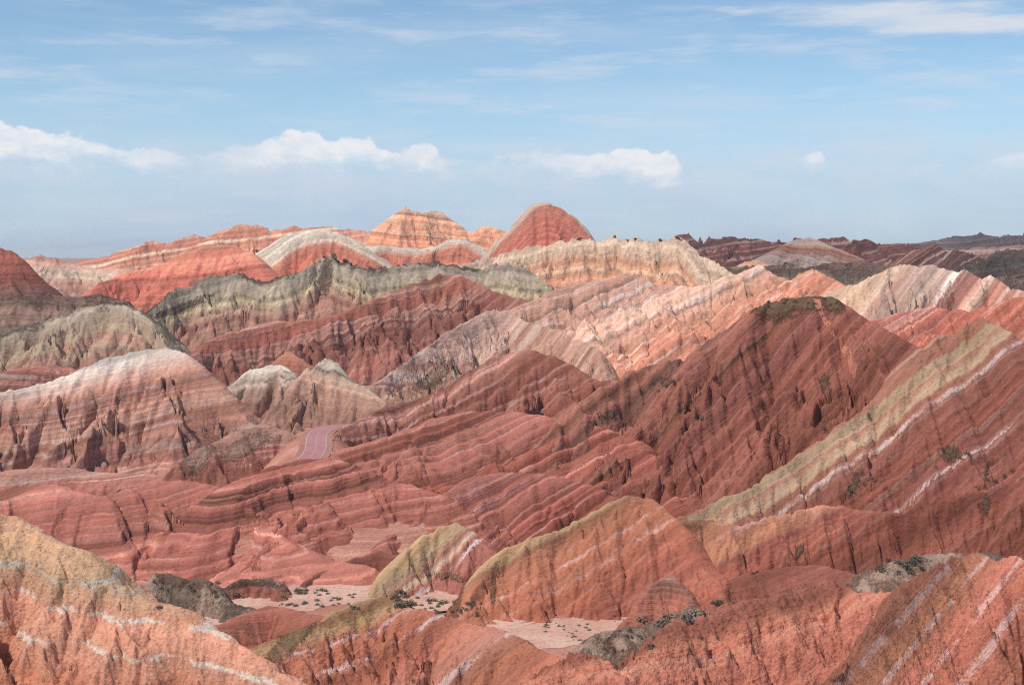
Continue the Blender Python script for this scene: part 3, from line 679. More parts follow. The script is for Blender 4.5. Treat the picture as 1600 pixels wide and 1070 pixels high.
hill("ribbed_red_hillside", "brick red hillside with fine curved ribs at the left middle",
     [(-260, 800, 290), (-160, 782, 300), (-60, 768, 308), (20, 758, 315), (80, 757, 318), (130, 766, 316), (170, 770, 315), (210, 758, 320), (250, 746, 325), (290, 747, 326), (330, 752, 325), (368, 765, 321), (392, 785, 314), (408, 815, 302), (440, 848, 290), (500, 872, 282), (560, 882, 278)],
     [(100, 765, (164, 102, 88)), (100, 790, (168, 104, 92)), (200, 800, (166, 100, 86)), (300, 765, (160, 94, 82)), (300, 790, (176, 118, 106), 0.3), (300, 830, (166, 100, 86)), (280, 860, (160, 96, 82)), (420, 830, (168, 102, 90)), (420, 870, (166, 100, 88)), (250, 890, (168, 104, 92))],
     dip=0, bed=(8, 6), er=(28, 2.4, 2), r=7, sf=0.42, L=0.54, white=.6, wcol=(190, 140, 126), rough=(0.35, 6), run=75, ribs=(0.75, 1.7), lam=.26,
     spurs=[dict(p=[(80, 757, 318), (120, 830, 292), (160, 890, 272)], s=0.5, r=6), dict(p=[(290, 747, 326), (360, 800, 305), (420, 855, 285)], s=0.5, r=6)], ribl=.55, gain=1.15)
hill("brown_red_low_spur", "dull red spur behind the pale riverbed, left of the yellow-topped knoll",
     [(480, 905, 272), (520, 886, 278), (560, 868, 284), (590, 858, 286), (615, 866, 284), (640, 885, 280)],
     [(580, 865, (150, 92, 80)), (570, 890, (142, 82, 70))], bed=(10, 0), er=(8, 1.8, 3), r=3, sf=0.7, L=0.54, run=22, rough=(0.5, 4))
hill("yellow_topped_knoll", "small knoll striped yellow-green, white and red beside the riverbed",
     [(600, 905, 264), (620, 880, 268), (640, 852, 272), (665, 833, 275), (690, 821, 277), (712, 815, 278), (730, 820, 277), (748, 834, 274), (765, 855, 270), (785, 880, 266), (800, 905, 262)],
     [(650, 850, (180, 148, 112)), (690, 830, (178, 146, 110)), (712, 826, (172, 148, 120)), (716, 845, (152, 106, 94)), (722, 850, (176, 158, 134)), (735, 835, (180, 152, 140)), (732, 852, (150, 96, 86)), (748, 845, (194, 176, 174), 0.5), (755, 860, (148, 90, 80)), (740, 890, (142, 86, 76))],
     bed=(38, 0), er=(5, 1.8, 4), r=3, sf=0.95, L=0.54, run=24, rough=(0.6, 3), lam=.1, veg=[(700, 905, 50, 5, 0)], vegc=(110, 88, 70), sb=2.4)
hill("white_streaked_orange_hill", "orange hill with one clean white streak and a yellow-green shoulder by the riverbed",
     [(735, 930, 246), (755, 900, 252), (775, 870, 257), (795, 852, 260), (830, 838, 262), (870, 826, 264), (905, 812, 266), (940, 795, 268), (965, 780, 270), (985, 773, 270), (1010, 776, 269), (1030, 792, 267), (1050, 818, 263), (1075, 850, 257), (1100, 890, 250), (1125, 925, 243)],
     [(930, 802, (180, 144, 106)), (905, 818, (170, 134, 102)), (900, 824, (174, 118, 92)), (900, 848, (176, 112, 86)), (880, 885, (184, 128, 112), 0.35), (920, 880, (178, 110, 84)), (905, 905, (212, 184, 176), 0.42), (960, 900, (176, 104, 80)), (1030, 880, (170, 98, 78)), (1060, 920, (166, 96, 78)), (960, 950, (164, 94, 78))],
     bed=(31, 0), er=(4.5, 1.1, 4), r=4, sf=0.85, L=0.56, run=34, rough=(0.6, 4), lam=.1, gamt=.2, veg=[(715, 905, 14, 40, -10), (770, 925, 6, 26, 0)], vegc=(110, 82, 66), bp=((808, 946), (1040, 814)), sb=2.4, fade=0.4)
hill("fluted_red_wall", "long curved red wall with vertical flutes at the right",
     [(1010, 850, 290), (1040, 825, 294), (1065, 812, 296), (1100, 806, 298), (1140, 815, 296), (1170, 812, 296), (1205, 803, 297), (1240, 795, 298), (1275, 788, 299), (1310, 787, 299), (1345, 793, 297), (1375, 796, 296), (1410, 792, 296), (1440, 783, 296), (1470, 772, 297), (1510, 768, 296), (1545, 765, 294), (1580, 752, 292), (1620, 742, 288), (1700, 735, 278), (1800, 730, 262)],
     [(1300, 790, (168, 116, 92)), (1300, 800, (154, 92, 76)), (1300, 830, (148, 84, 68)), (1300, 870, (146, 84, 70)), (1150, 870, (152, 92, 78)), (1160, 825, (176, 132, 126), 0.5), (1100, 900, (150, 90, 78))],
     bed=(20, 0), er=(4.5, 2.4, 3), r=1.6, sf=1.05, L=0.54, run=34, rough=(0.35, 3), lam=.12, veg=[(1550, 795, 6, 20, -10), (1255, 870, 18, 6, 45)], spurs=[dict(p=[(1110, 808, 298), (1085, 870, 280), (1075, 920, 268)], s=0.8, r=3), dict(p=[(1230, 868, 282), (1170, 905, 272), (1120, 930, 262)], s=0.7, r=3)], fade=0.15, asp=0)
hill("red_wall_foot", "low lumpy red foot of the fluted wall above the riverbed",
     [(1080, 935, 255), (1130, 905, 262), (1180, 890, 266), (1240, 880, 268), (1300, 882, 268), (1345, 895, 265), (1380, 910, 260)],
     [(1200, 895, (152, 92, 80)), (1250, 900, (148, 86, 74)), (1250, 920, (146, 88, 78))], bed=(15, 0), er=(8, 2.2, 4), r=3, sf=0.6, L=0.54, run=26, rough=(0.6, 4), veg=[(1250, 872, 16, 7, 40), (1180, 890, 10, 5, 20)])
hill("mauve_cone", "little mauve-tipped cone at the foot of the white-streaked hill",
     [(1000, 935, 236), (1020, 915, 238), (1040, 900, 240), (1052, 898, 240), (1062, 908, 239), (1075, 930, 236)],
     [(1045, 902, (176, 140, 134)), (1045, 915, (158, 104, 92)), (1045, 935, (160, 98, 82))], er=(4, 0.8, 3), r=1, sf=0.95, L=0.55, run=12, rough=(0.3, 2), back=3, asp=0)
hill("dark_scrub_mounds", "two dark grey-brown scrub mounds beside the riverbed at the left",
     [(205, 935, 250), (225, 910, 254), (245, 895, 257), (258, 892, 258), (275, 900, 257), (292, 905, 256), (310, 898, 256), (322, 902, 255), (340, 920, 252), (365, 935, 249), (390, 948, 246)],
     [(250, 900, (126, 100, 88)), (250, 930, (120, 104, 92))], er=(7, 2.0, 4), r=3, sf=0.5, L=0.5, run=34, rough=(1.0, 3.5), crestveg=26, vegc=(150, 126, 112), speck=.7, patch=.3)
hill("flat_scrub_terrace", "flat-topped dark scrub terrace with an overhanging edge beside the riverbed at the left",
     [(352, 918, 262), (368, 908, 264), (390, 902, 266), (410, 900, 266), (425, 905, 265), (434, 916, 263)],
     [(395, 905, (120, 96, 84)), (395, 916, (92, 62, 52)), (395, 924, (158, 96, 82))], er=(4, 1.2, 3), r=4, sf=0.9, L=0.5, run=10, rough=(1.0, 3.5), crestveg=1.6, vegc=(150, 126, 112), patch=.3, speck=.7, asp=0)
hill("dark_terrace_mound", "dark grey scrub terrace mound with eroded edge at the lower right",
     [(1360, 905, 212), (1375, 886, 216), (1395, 875, 219), (1425, 867, 222), (1460, 863, 224), (1510, 861, 225), (1550, 863, 224), (1580, 868, 222), (1600, 880, 218), (1640, 900, 212)],
     [(1450, 866, (112, 98, 92)), (1430, 880, (104, 84, 76)), (1420, 900, (140, 88, 74)), (1420, 920, (128, 104, 92))], er=(6, 1.6, 4), r=4, sf=0.45, L=0.5, run=30, rough=(1.0, 3.5), crestveg=5, vegc=(150, 126, 112), speck=.7,
     veg=[(1400, 880, 28, 10, 20), (1360, 925, 30, 8, 0), (1420, 905, 12, 8, 0)], patch=.3)
hill("red_low_mound", "low smooth red mound behind the sunlit slope at the lower left",
     [(290, 1010, 180), (330, 985, 188), (365, 965, 194), (400, 952, 198), (425, 946, 200), (450, 948, 200), (475, 955, 198), (500, 958, 197), (525, 966, 194), (550, 985, 188)],
     [(420, 950, (172, 104, 88)), (420, 965, (166, 96, 80)), (420, 985, (172, 104, 86)), (430, 1010, (168, 98, 80))], bed=(12, 0), er=(9, 1.1, 3), r=4, sf=0.55, L=0.58, run=40, rough=(0.35, 4), ribs=(0.12, 1.2))
hill("grey_mound_by_stream", "grey-brown scrub mound in the bend of the pale stream bed",
     [(915, 1010, 216), (930, 992, 220), (950, 985, 222), (985, 978, 224), (1020, 972, 225), (1055, 968, 226), (1080, 975, 224), (1100, 990, 220)],
     [(980, 982, (124, 108, 98)), (960, 1000, (128, 96, 84)), (960, 1020, (140, 104, 92))], er=(6, 1.2, 4), r=3, sf=0.5, L=0.5, run=22, rough=(1.0, 3.5), crestveg=5, vegc=(150, 126, 112), speck=.7, veg=[(950, 990, 22, 8, 10), (970, 1015, 25, 14, 0)], patch=.3)
hill("yellow_crested_foreground_hill", "foreground orange hill with a yellow crest and three whitish stripes",
     [(370, 1045, 140), (402, 1012, 146), (430, 998, 149), (460, 985, 152), (500, 968, 156), (530, 952, 159), (560, 938, 162), (590, 929, 164), (612, 930, 164), (640, 942, 162), (680, 952, 160), (720, 964, 158), (760, 978, 155), (800, 990, 152), (840, 1008, 148), (880, 1025, 144), (930, 1050, 138)],
     [(440, 1010, (180, 146, 108)), (560, 945, (180, 144, 108)), (598, 935, (172, 138, 104)), (575, 950, (176, 124, 92)), (590, 985, (182, 114, 90)), (600, 978, (206, 176, 172), 0.24), (640, 985, (178, 108, 84)), (622, 1005, (214, 190, 186), 0.26), (650, 1030, (178, 108, 86)), (740, 1015, (186, 126, 112)), (715, 1050, (206, 178, 172), 0.4), (760, 1060, (178, 112, 84)), (820, 1040, (180, 110, 88))],
     bed=(25, -3), er=(8, 1.9, 4), r=4, sf=0.5, L=0.58, run=60, rough=(0.5, 4), lam=.08, gamt=.22, speck=.55, veg=[(450, 1010, 45, 14, 28)], vegc=(120, 98, 78), bp=((552, 1036), (694, 964)), bump=.85)
hill("rubbly_foreground_slope", "rubbly orange-red foreground slope in the lower right",
     [(830, 1060, 118), (880, 1035, 122), (930, 1030, 125), (970, 1040, 125), (1005, 1025, 129), (1040, 990, 136), (1075, 960, 143), (1100, 948, 146), (1125, 944, 148), (1160, 938, 150), (1200, 930, 152), (1240, 918, 155), (1275, 912, 157), (1310, 909, 158), (1335, 915, 157), (1365, 925, 154), (1395, 924, 154), (1425, 920, 154), (1450, 930, 150), (1490, 950, 145)],
     [(1260, 918, (182, 114, 98)), (1250, 950, (182, 108, 90)), (1150, 960, (184, 112, 94)), (1180, 1000, (180, 106, 88)), (1100, 1010, (190, 122, 98)), (1100, 1050, (184, 112, 94)), (960, 1050, (188, 124, 102))],
     bed=(15, 0), er=(12, 2.0, 4), r=4, sf=0.45, L=0.26, run=75, rough=(2.2, 9), lam=.1, gamt=.3, speck=.7, bump=.85, spurs=[dict(p=[(1310, 909, 158), (1330, 980, 135), (1300, 1060, 115)], s=0.6, r=3), dict(p=[(1110, 945, 147), (1060, 1010, 130), (1000, 1060, 118)], s=0.6, r=3), dict(p=[(1210, 930, 152), (1200, 1000, 132), (1150, 1060, 116)], s=0.55, r=3)], gain=0.92)
hill("white_ribbed_foreground_hill", "near orange hill with mauve-white spur lines at the lower right corner",
     [(1300, 1060, 84), (1340, 1020, 92), (1380, 975, 99), (1420, 930, 105), (1450, 898, 109), (1475, 876, 112), (1497, 865, 114), (1515, 863, 114), (1535, 872, 113), (1552, 880, 112), (1570, 871, 112), (1585, 870, 112), (1610, 878, 111), (1660, 885, 109), (1760, 900, 104), (1900, 930, 96)],
     [(1400, 960, (184, 116, 96)), (1480, 886, (206, 172, 164), 0.22), (1505, 895, (186, 122, 92)), (1495, 930, (200, 156, 148), 0.18), (1500, 960, (182, 110, 92)), (1550, 930, (196, 146, 136), 0.2), (1545, 985, (182, 108, 88)), (1560, 1000, (216, 194, 190), 0.3), (1585, 1040, (182, 112, 92))],
     bed=(50, None), er=(8, 1.8, 4), r=2, sf=0.62, L=0.26, run=60, rough=(1.0, 5), lam=.08, gamt=.3, speck=.8, bump=.85,
     spurs=[dict(p=[(1491, 870, 113.5), (1420, 955, 100), (1319, 1063, 82)], s=0.8, r=1.0, g=.45), dict(p=[(1543, 880, 112), (1490, 938, 94), (1420, 1012, 82)], s=0.75, r=1.2, g=.45), dict(p=[(1590, 871, 112), (1550, 925, 92), (1506, 973, 80)], s=0.7, r=1.5, g=.45)], bp=((1370, 1010), (1485, 882)), sb=2.2, gain=0.92, asp=0)
hill("sunlit_orange_hill", "bright sunlit orange and cream hill with white dashes at the lower left corner",
     [(-320, 735, 140.0), (-200, 752, 135.5), (-100, 772, 131.8), (-30, 785, 129.1), (5, 796, 127.8), (35, 813, 126.8), (65, 830, 125.7), (100, 846, 124.4), (125, 864, 123.6), (150, 882, 122.7), (180, 898, 121.6), (205, 908, 120.7), (222, 922, 120.1), (240, 941, 119.5), (262, 943, 118.7), (280, 948, 118.1), (300, 962, 117.5), (330, 980, 116.4), (365, 1002, 115.3), (400, 1024, 114.1), (440, 1048, 112.7), (480, 1070, 111.4), (520, 1095, 110.0)],
     [(20, 802, (216, 164, 132)), (40, 828, (216, 166, 134)), (60, 842, (226, 180, 142)), (60, 885, (226, 182, 144)), (60, 905, (216, 170, 136)), (60, 925, (214, 160, 130)), (95, 912, (232, 206, 190), 0.22), (100, 945, (210, 150, 120)), (155, 961, (236, 214, 204), 0.2), (150, 985, (208, 146, 120)), (150, 1010, (208, 148, 122)), (180, 1030, (222, 176, 156), 0.2), (150, 1055, (206, 144, 118)), (100, 1066, (204, 130, 98))],
     dip=0, bed=(-9, 0), er=(8, 1.5, 4), r=4, sf=0.62, L=0.62, run=60, rough=(0.4, 3), lam=.08, gamt=.26, speck=.5, bump=.85, warp=0.5, q=1.1, bp=((60, 965), (360, 1004)), sb=2.4, gain=1.12)
hill("clay_flat", "flat pale pink clay pan in the hollow before the road",
     [(420, 802, 316), (480, 792, 322), (550, 792, 322), (596, 802, 316)],
     [(500, 792, (176, 116, 102)), (500, 805, (184, 124, 110)), (500, 818, (176, 116, 102)), (500, 832, (188, 132, 116)), (500, 850, (182, 122, 108)), (520, 862, (192, 140, 124))],
     dip=0, bed=(2, 0), sf=0.06, sb=0.1, r=1, side=200, er=(9, 0.12, 3), rough=(0.15, 6), run=42, back=8, L=0.55, white=.9, wcol=(200, 156, 142), warp=0.05, warps=.05, lamf=12, whitef=6, lam=.12, ribs=(0, 1), lip=(16, 0.5), asp=0)


# ------------------------------------------------------------------ coarse map of what stands highest, to drop buried faces
GA = np.linspace((-420 - HX) / F, (2020 - HX) / F, 420)
GY = np.exp(np.linspace(math.log(60), math.log(5200), 560))
gA, gY = np.meshgrid(GA, GY)
gX = (gA * gY).astype(np.float32); gYf = gY.astype(np.float32)
GMAX = floor_z(gX, gYf)
for h in HILLS:
    Dn, Dx = h['H'].crest[:, 1].min(), h['H'].crest[:, 1].max()
    rows = (GY > Dn * 0.35) & (GY < Dx * 1.9)
    GMAX[rows] = np.maximum(GMAX[rows], h['H'].base(gX[rows], gYf[rows]) - 0.6 * h['er'][1])


def gmax(x, y):
    a = (x / y - GA[0]) / (GA[1] - GA[0]); b = (np.log(y) - math.log(60)) / math.log(5200 / 60.0) * (len(GY) - 1)
    i = np.clip(b.astype(int), 0, len(GY) - 2); j = np.clip(a.astype(int), 0, len(GA) - 2)
    # the lowest of the four corners, so that nothing visible is dropped
    return np.minimum(np.minimum(GMAX[i, j], GMAX[i + 1, j]), np.minimum(GMAX[i, j + 1], GMAX[i + 1, j + 1]))


TOT = 0
QUAL = 0.81
ERK = 1.4
SEAMK = 1.1


def make_hill(h, idx):
    global TOT
    H = h['H']
    cr = H.crest
    Dm = float(cr[:, 1].mean())
    zf = floor_z(np.zeros(1), np.array([Dm]))[0]
    top = float(cr[:, 2].max())
    side = h['side'] or min(420, max(40, (top - zf) / h['sf'] / Dm * F * 0.8))
    p0, p1 = max(-360, H.cpx.min() - side), min(1960, H.cpx.max() + side)
    for sp in h['spurs']:
        p0 = min(p0, min(q[0] for q in sp['p']) - 30); p1 = max(p1, max(q[0] for q in sp['p']) + 30)
    step = 1.75 / (QUAL * h['q'])
    nc = int((p1 - p0) / step) + 2
    pxs = np.linspace(p0, p1, nc)
    a = (pxs - HX) / F
    Yc = np.interp(pxs, H.cpx, cr[:, 1])
    ker = np.ones(9) / 9.0
    run = max(h['run'] or 0, min((1.9 if h['sf'] > 0.2 else 1.0) * (h['run'] or 1e9), (top - zf) / h['sf'] * 1.15 + 4))
    bk = h['back'] or (top - zf) / h['sb'] * 0.8 + 5
    cell = step * Dm / F / max(0.55, h['sf']) * 1.15
    nf = int(run / cell)
    front = -np.linspace(0, run, nf + 1)[1:]
    nb = max(14, int(bk / (cell * 2.6)))
    t_ = np.linspace(0, 1, nb + 1)
    backo = bk * (0.35 * t_ + 0.65 * t_ ** 2)
    off = np.concatenate([front[::-1], backo])
    Y = (Yc[None, :] + off[:, None]).astype(np.float32)
    Y = np.maximum(Y, 12)
    X = (a[None, :] * Y).astype(np.float32)
    shp = X.shape
    x, y = X.ravel(), Y.ravel()
    seed = idx * 13 + 5
    wl, amp, no = h['er']
    amp = amp * ERK
    # gentle domain warp keeps outlines from being ruler-straight
    wx = fbm(x / (wl * 2.2), y / (wl * 2.2), 3, seed + 50) * wl * 0.22
    wy = fbm(x / (wl * 2.2) + 40, y / (wl * 2.2), 3, seed + 60) * wl * 0.22
    xw, yw = x + wx, y + wy
    zb = H.base(xw, yw)
    e = np.float32(0.5 + 0.001 * Dm)
    gx = (H.base(xw + e, yw) - zb) / e; gy = (H.base(xw, yw + e) - zb) / e
    # fade of the carving near the crest line
    zc = np.interp((x / y) * F + HX, H.cpx, cr[:, 2]).astype(np.float32)
    dropr = np.clip((zc - zb) / (amp * 1.7 * h['fade'] + 0.01), 0, 1)
    drop = 0.34 + 0.66 * dropr                              # the broad spurs notch the crest, the fine flutes start below it
    z = zb.copy()
    A = amp * 1.5; W = wl * 2.3                            # one broader set of spurs first, then the flutes
    g1x, g1y = gx.copy(), gy.copy()
    for k in range(no + 1):
        gl = np.sqrt(g1x * g1x + g1y * g1y) + 1e-4
        sl = np.clip(gl / 0.35, 0, 1)
        dx, dy = -g1y / gl, g1x / gl
        vc, vs = gully(x / W, y / W, dx, dy, seed + k * 7)
        ridge = np.sqrt(np.clip((1 + vc) * 0.5, 0, 1) + 0.004)
        z -= (A * (1 - ridge) + 0.15 * A * np.exp(-(1 + vc) * 14)) * drop * sl
        k2 = A / W * 2 * math.pi * 0.25
        g1x = g1x + k2 * vs * dx; g1y = g1y + k2 * vs * dy
        A, W = (amp, wl) if k == 0 else (A * 0.53, W * 0.46)
        drop = 0.10 + 0.90 * np.clip(dropr * (1.2 + 0.5 * k), 0, 1)
    ra, rs = h['rough']
    z += ra * fbm(x / rs, y / rs, 6 if Dm < 180 else 5, seed + 90, 0.72 if Dm < 180 else 0.62) * (2.4 if Dm < 180 else 1.8) * (0.35 + 0.65 * np.clip(drop, 0, 1))
    crestbed = h['bed'][0] == 'crest'                        # beds that drape parallel to the crest line
    if crestbed:
        ta, tb = h['bed'][1], 0.0
        x_mid = float(np.interp(h['bed'][2], H.cpx, cr[:, 0]))
    else:
        ta, tb = math.tan(math.radians(h['bed'][0])), math.tan(math.radians(h['bed'][1] or 0))
        if h['bp']:                                       # two places where the photo shows the same bed
            pA, pB = H.hit(*h['bp'][0]), H.hit(*h['bp'][1])
            dv = pB - pA
            if h['bed'][1] is None:                       # strike dip given across the view, solve it along the view
                tb = (dv[2] - ta * dv[0]) / dv[1]
            else:                                         # the flattest plane through both
                tb = -h['dip']
                ta = (dv[2] - tb * dv[1]) / dv[0]
        elif h['dip'] and abs(ta) > 0.2:                  # beds dipping into the slope, same trace across it
            tb -= h['dip']
            ta *= 1 + h['dip'] / h['sf']
    bwl = Dm * 0.09
    bw = (Dm / 420.0) * (1.6 * fbm(x / bwl, y / bwl, 2, seed + 95) + 0.5 * fbm(x / bwl * 4, y / bwl * 4, 2, seed + 96))
    bk_ = 1.0 + abs(tb) + 0.3 * abs(ta)                     # steep beds: b changes faster along the slope
    b = z - ta * x - tb * y + bw
    if crestbed:
        b = b - zc + ta * x_mid

    E2 = None

    def bhit(px, py):
        """bed coordinate where this hill's own surface shows at a photo position"""
        nonlocal E2
        if E2 is None:
            E2 = np.maximum.accumulate((z / y).reshape(shp), axis=0)
        want = (HY - py) / F
        j0 = int(np.clip(np.searchsorted(pxs, px), 0, len(pxs) - 1))
        out = []
        for j in range(max(0, j0 - 4), min(len(pxs), j0 + 5)):
            k = int(np.searchsorted(E2[:, j], want))
            k = min(k, int(np.argmax(E2[:, j])))
            out.append(b.reshape(shp)[k, j])
        return float(np.median(out))

    ra_, rw_ = h['ribs']
    ra_ *= 1.5; rw_ *= 1.3
    rib = n1(b / (rw_ * bk_), seed % 17, 3)
    rib = np.clip(rib * 2.2, -1, 1)
    if ra_:
        z += ra_ * rib * np.clip(drop * 1.5, 0.2, 1)
    if h['crestjag']:
        near = np.clip(1 - (zc - zb) / 5.0, 0, 1)
        z += h['crestjag'] * near * np.clip(fbm(x / 5, y / 5, 3, seed + 33, 0.6) * 2, -0.3, 1)
    # vegetation / dark crust mask
    vg = np.zeros_like(z)
    if h['crestveg']:
        vg = np.maximum(vg, np.clip(1 - (zc - zb) / h['crestveg'], 0, 1) * np.clip(0.52 + 1.1 * fbm(x / (Dm * 0.04), y / (Dm * 0.04), 4, seed + 21), 0, 1))
    for (vx, vy, vw, vh, ang) in h['veg']:
        p = H.hit(vx, vy)
        sx_ = (x - p[0]) * F / p[1]; sy_ = (p[2] - z) * F / p[1]
        ca, sa = math.cos(math.radians(ang)), math.sin(math.radians(ang))
        u = (sx_ * ca - sy_ * sa) / vw; v = (sx_ * sa + sy_ * ca) / vh
        lim = np.exp(-((y - p[1]) / (Dm * 0.12)) ** 2)
        vg = np.maximum(vg, np.clip(1.25 - np.sqrt(u * u + v * v), 0, 1) * lim)
    z = carve_road(x, y, z)
    zf_ = floor_z(x, y)
    Z = z.reshape(shp)
    keep = (z > np.maximum(gmax(x, y) - (1.2 + 0.006 * Dm) - amp * 2.2, zf_ - 2.5)).reshape(shp)
    kq = keep[:-1, :-1] | keep[1:, :-1] | keep[:-1, 1:] | keep[1:, 1:]
    R, C = shp
    ii = np.arange(R * C, dtype=np.int32).reshape(shp)
    quads = np.stack([ii[:-1, :-1], ii[:-1, 1:], ii[1:, 1:], ii[1:, :-1]], -1)[kq]
    used = np.zeros(R * C, bool); used[quads.ravel()] = True
    remap = np.cumsum(used) - 1
    quads = remap[quads]
    V = np.stack([x, y, z], -1)[used]
    # colour stops, read off where the photo shows each bed on this hill
    st = []; seam = np.zeros_like(z); seamcs = []
    for s_ in h['stops']:
        px, py, cc = s_[:3]
        bb = bhit(px, py)
        if len(s_) > 3:                                   # a thin seam: (px, py, colour, half thickness m)
            w_ = np.exp(-((b - bb) / (s_[3] * SEAMK * bk_)) ** 2)
            pn = fbm(x / (Dm * 0.03), y / (Dm * 0.03), 3, seed + int(abs(bb)) + 3)
            seam = np.maximum(seam, w_ * np.clip(0.78 + 1.3 * pn, 0, 1))
            seamcs.append(cc)
        else:
            st.append((bb, cc))
    st.sort(key=lambda q: q[0])
    base_b = []
    for s_ in h['stops']:
        if len(s_) == 3:
            base_b.append((bhit(s_[0], s_[1]), s_[2]))
    base_b.sort(key=lambda q: q[0])

    def basecol(bb):
        xs = [q[0] for q in base_b]
        return tuple(np.interp(bb, xs, [q[1][i] for q in base_b]) for i in range(3))
    st = [(bb, cc if cc is not None else basecol(bb)) for bb, cc in st]
    if len(st) == 1:
        st.append((st[0][0] + 5, st[0][1]))
    mk = dict(h['mk'])
    mk.setdefault('grain', max(0.22, Dm / 420.0))
    mk.setdefault('warps', 6.0 / Dm)
    mk.setdefault('warp', Dm / 420.0 * bk_ * 0.8)
    mk.setdefault('lamf', 480.0 / Dm / bk_)
    mk.setdefault('whitef', 300.0 / Dm / bk_)
    if seamcs:
        mk['seamc'] = tuple(np.mean(np.array(seamcs), 0))
    mat = rock_mat(h['name'] + "_rock", st, **mk)
    me = build_mesh(h['name'], V, quads, True, dict(strata=b[used], rib=rib[used], veg=vg[used], **({'seam': seam[used]} if seamcs else {})), mat)
    ob = bpy.data.objects.new(h['name'], me)
    col.objects.link(ob)
    tag(ob, h['label'], "hill", "structure")
    TOT += len(quads) * 2
    return ob


import time
t0 = time.time()
for i, h in enumerate(HILLS):
    make_hill(h, i)
print("HILLS", len(HILLS), "tris", TOT, "t", round(time.time() - t0, 1))

# ------------------------------------------------------------------ ground, riverbed, road
RIVER = np.array([P3(px, py, 62.4 * F / (py - HY)) for px, py in [(250, 975), (340, 952), (430, 938), (520, 928), (600, 926), (670, 934), (735, 954), (790, 978), (850, 988), (930, 982), (1010, 970), (1070, 957), (1120, 944), (1190, 932), (1290, 925)]])
RIVS = smooth_poly(RIVER, 8)


def line_dist(x, y, poly):
    d = np.full(x.shape, 1e9, np.float32)
    for k in range(len(poly) - 1):
        A, B = poly[k], poly[k + 1]
        ex, ey = B[0] - A[0], B[1] - A[1]
        t = np.clip(((x - A[0]) * ex + (y - A[1]) * ey) / (ex * ex + ey * ey), 0, 1)
        d = np.minimum(d, np.hypot(x - (A[0] + t * ex), y - (A[1] + t * ey)))
    return d


def earth_mat(name, c1, c2, c3, L, sc1=0.035, sc2=0.8, dist=0.25):
    m = bpy.data.materials.new(name); m.use_nodes = True
    t = NT(m.node_tree)
    pos = t.n('ShaderNodeNewGeometry').outputs['Position']
    n_a = t.noise(pos, sc1, 5, 0.6); n_b = t.noise(pos, sc2, 5, 0.7)
    gc = t.mix(t.maprange(n_a, 0.38, 0.62), tuple(lin(c1) / 0.86), tuple(lin(c2) / 0.86))
    gc = t.mix(t.maprange(n_b, 0.42, 0.75), gc, tuple(lin(c3) / 0.86))
    bs = t.n('ShaderNodeBsdfDiffuse'); t.link(gc, bs.inputs[0])
    bp = t.n('ShaderNodeBump'); bp.inputs['Distance'].default_value = dist; t.link(n_b, bp.inputs['Height']); t.link(bp.outputs[0], bs.inputs['Normal'])
    o = t.n('ShaderNodeOutputMaterial'); t.link(bs.outputs[0], o.inputs[0])
    return m


ga = np.linspace(-1.1, 1.1, 330)
gy = np.concatenate([np.exp(np.linspace(math.log(6), math.log(200), 40, endpoint=False)), np.linspace(200, 460, 180, endpoint=False), np.exp(np.linspace(math.log(460), math.log(15000), 150))])
AA, YY = np.meshgrid(ga, gy)
GSH = AA.shape
XX = (AA * YY).astype(np.float32).ravel(); YY = YY.astype(np.float32).ravel()
ZZ = floor_z(XX, YY) + np.where(YY < 2500, 0.5 * fbm(XX / 20, YY / 20, 4, 3), 0).astype(np.float32)
dr = line_dist(XX, YY, RIVS)
kk = np.clip((dr - 12) / 14, 0, 1)
ZZ = -62.6 * (1 - kk) + ZZ * kk
d_, zr_ = road_dist(XX, YY)
ZZ = np.where(d_ < 6.5, zr_ - 0.25, np.where(d_ < 40, np.maximum(ZZ, zr_ - 0.25 - (d_ - 6.5) * 0.9), ZZ))
ii = np.arange(len(XX), dtype=np.int32).reshape(GSH)
q4 = np.stack([ii[:-1, :-1], ii[:-1, 1:], ii[1:, 1:], ii[1:, :-1]], -1).reshape(-1, 4)
me = build_mesh("ground", np.stack([XX, YY, ZZ], -1), q4, True, None, earth_mat("ground_earth", (168, 112, 98), (184, 138, 122), (150, 100, 88), 0.58))
go = bpy.data.objects.new("ground", me); col.objects.link(go)
tag(go, "bare reddish earth of the valley floor and far plain", "ground", "structure")


def ribbon(name, poly, offs, zoff, mat, wob=0.0, seed=0, zfun=None):
    """strip along poly; offs = lateral offsets of its long edges"""
    P = np.asarray(poly)
    T = np.gradient(P[:, :2], axis=0); T /= np.linalg.norm(T, axis=1)[:, None]
    N = np.stack([T[:, 1], -T[:, 0]], 1)
    rows = []
    s_ = np.cumsum(np.r_[0, np.hypot(*np.diff(P[:, :2], axis=0).T)])
    for j, o_ in enumerate(offs):
        oo = o_ + (wob * np.sign(o_) * fbm(s_ / 6.0, np.full_like(s_, j * 7.3), 3, seed) * 2 if wob else 0)
        xy = P[:, :2] + N * np.reshape(oo, (-1, 1)) if wob else P[:, :2] + N * o_
        z = P[:, 2] + zoff
        rows.append(np.stack([xy[:, 0], xy[:, 1], z], 1))
    V = np.stack(rows, 1)
    n, k = V.shape[:2]
    ix = np.arange(n * k).reshape(n, k)
    q = np.stack([ix[:-1, :-1], ix[:-1, 1:], ix[1:, 1:], ix[1:, :-1]], -1).reshape(-1, 4)
    return build_mesh(name, V.reshape(-1, 3), q, True, None, mat)


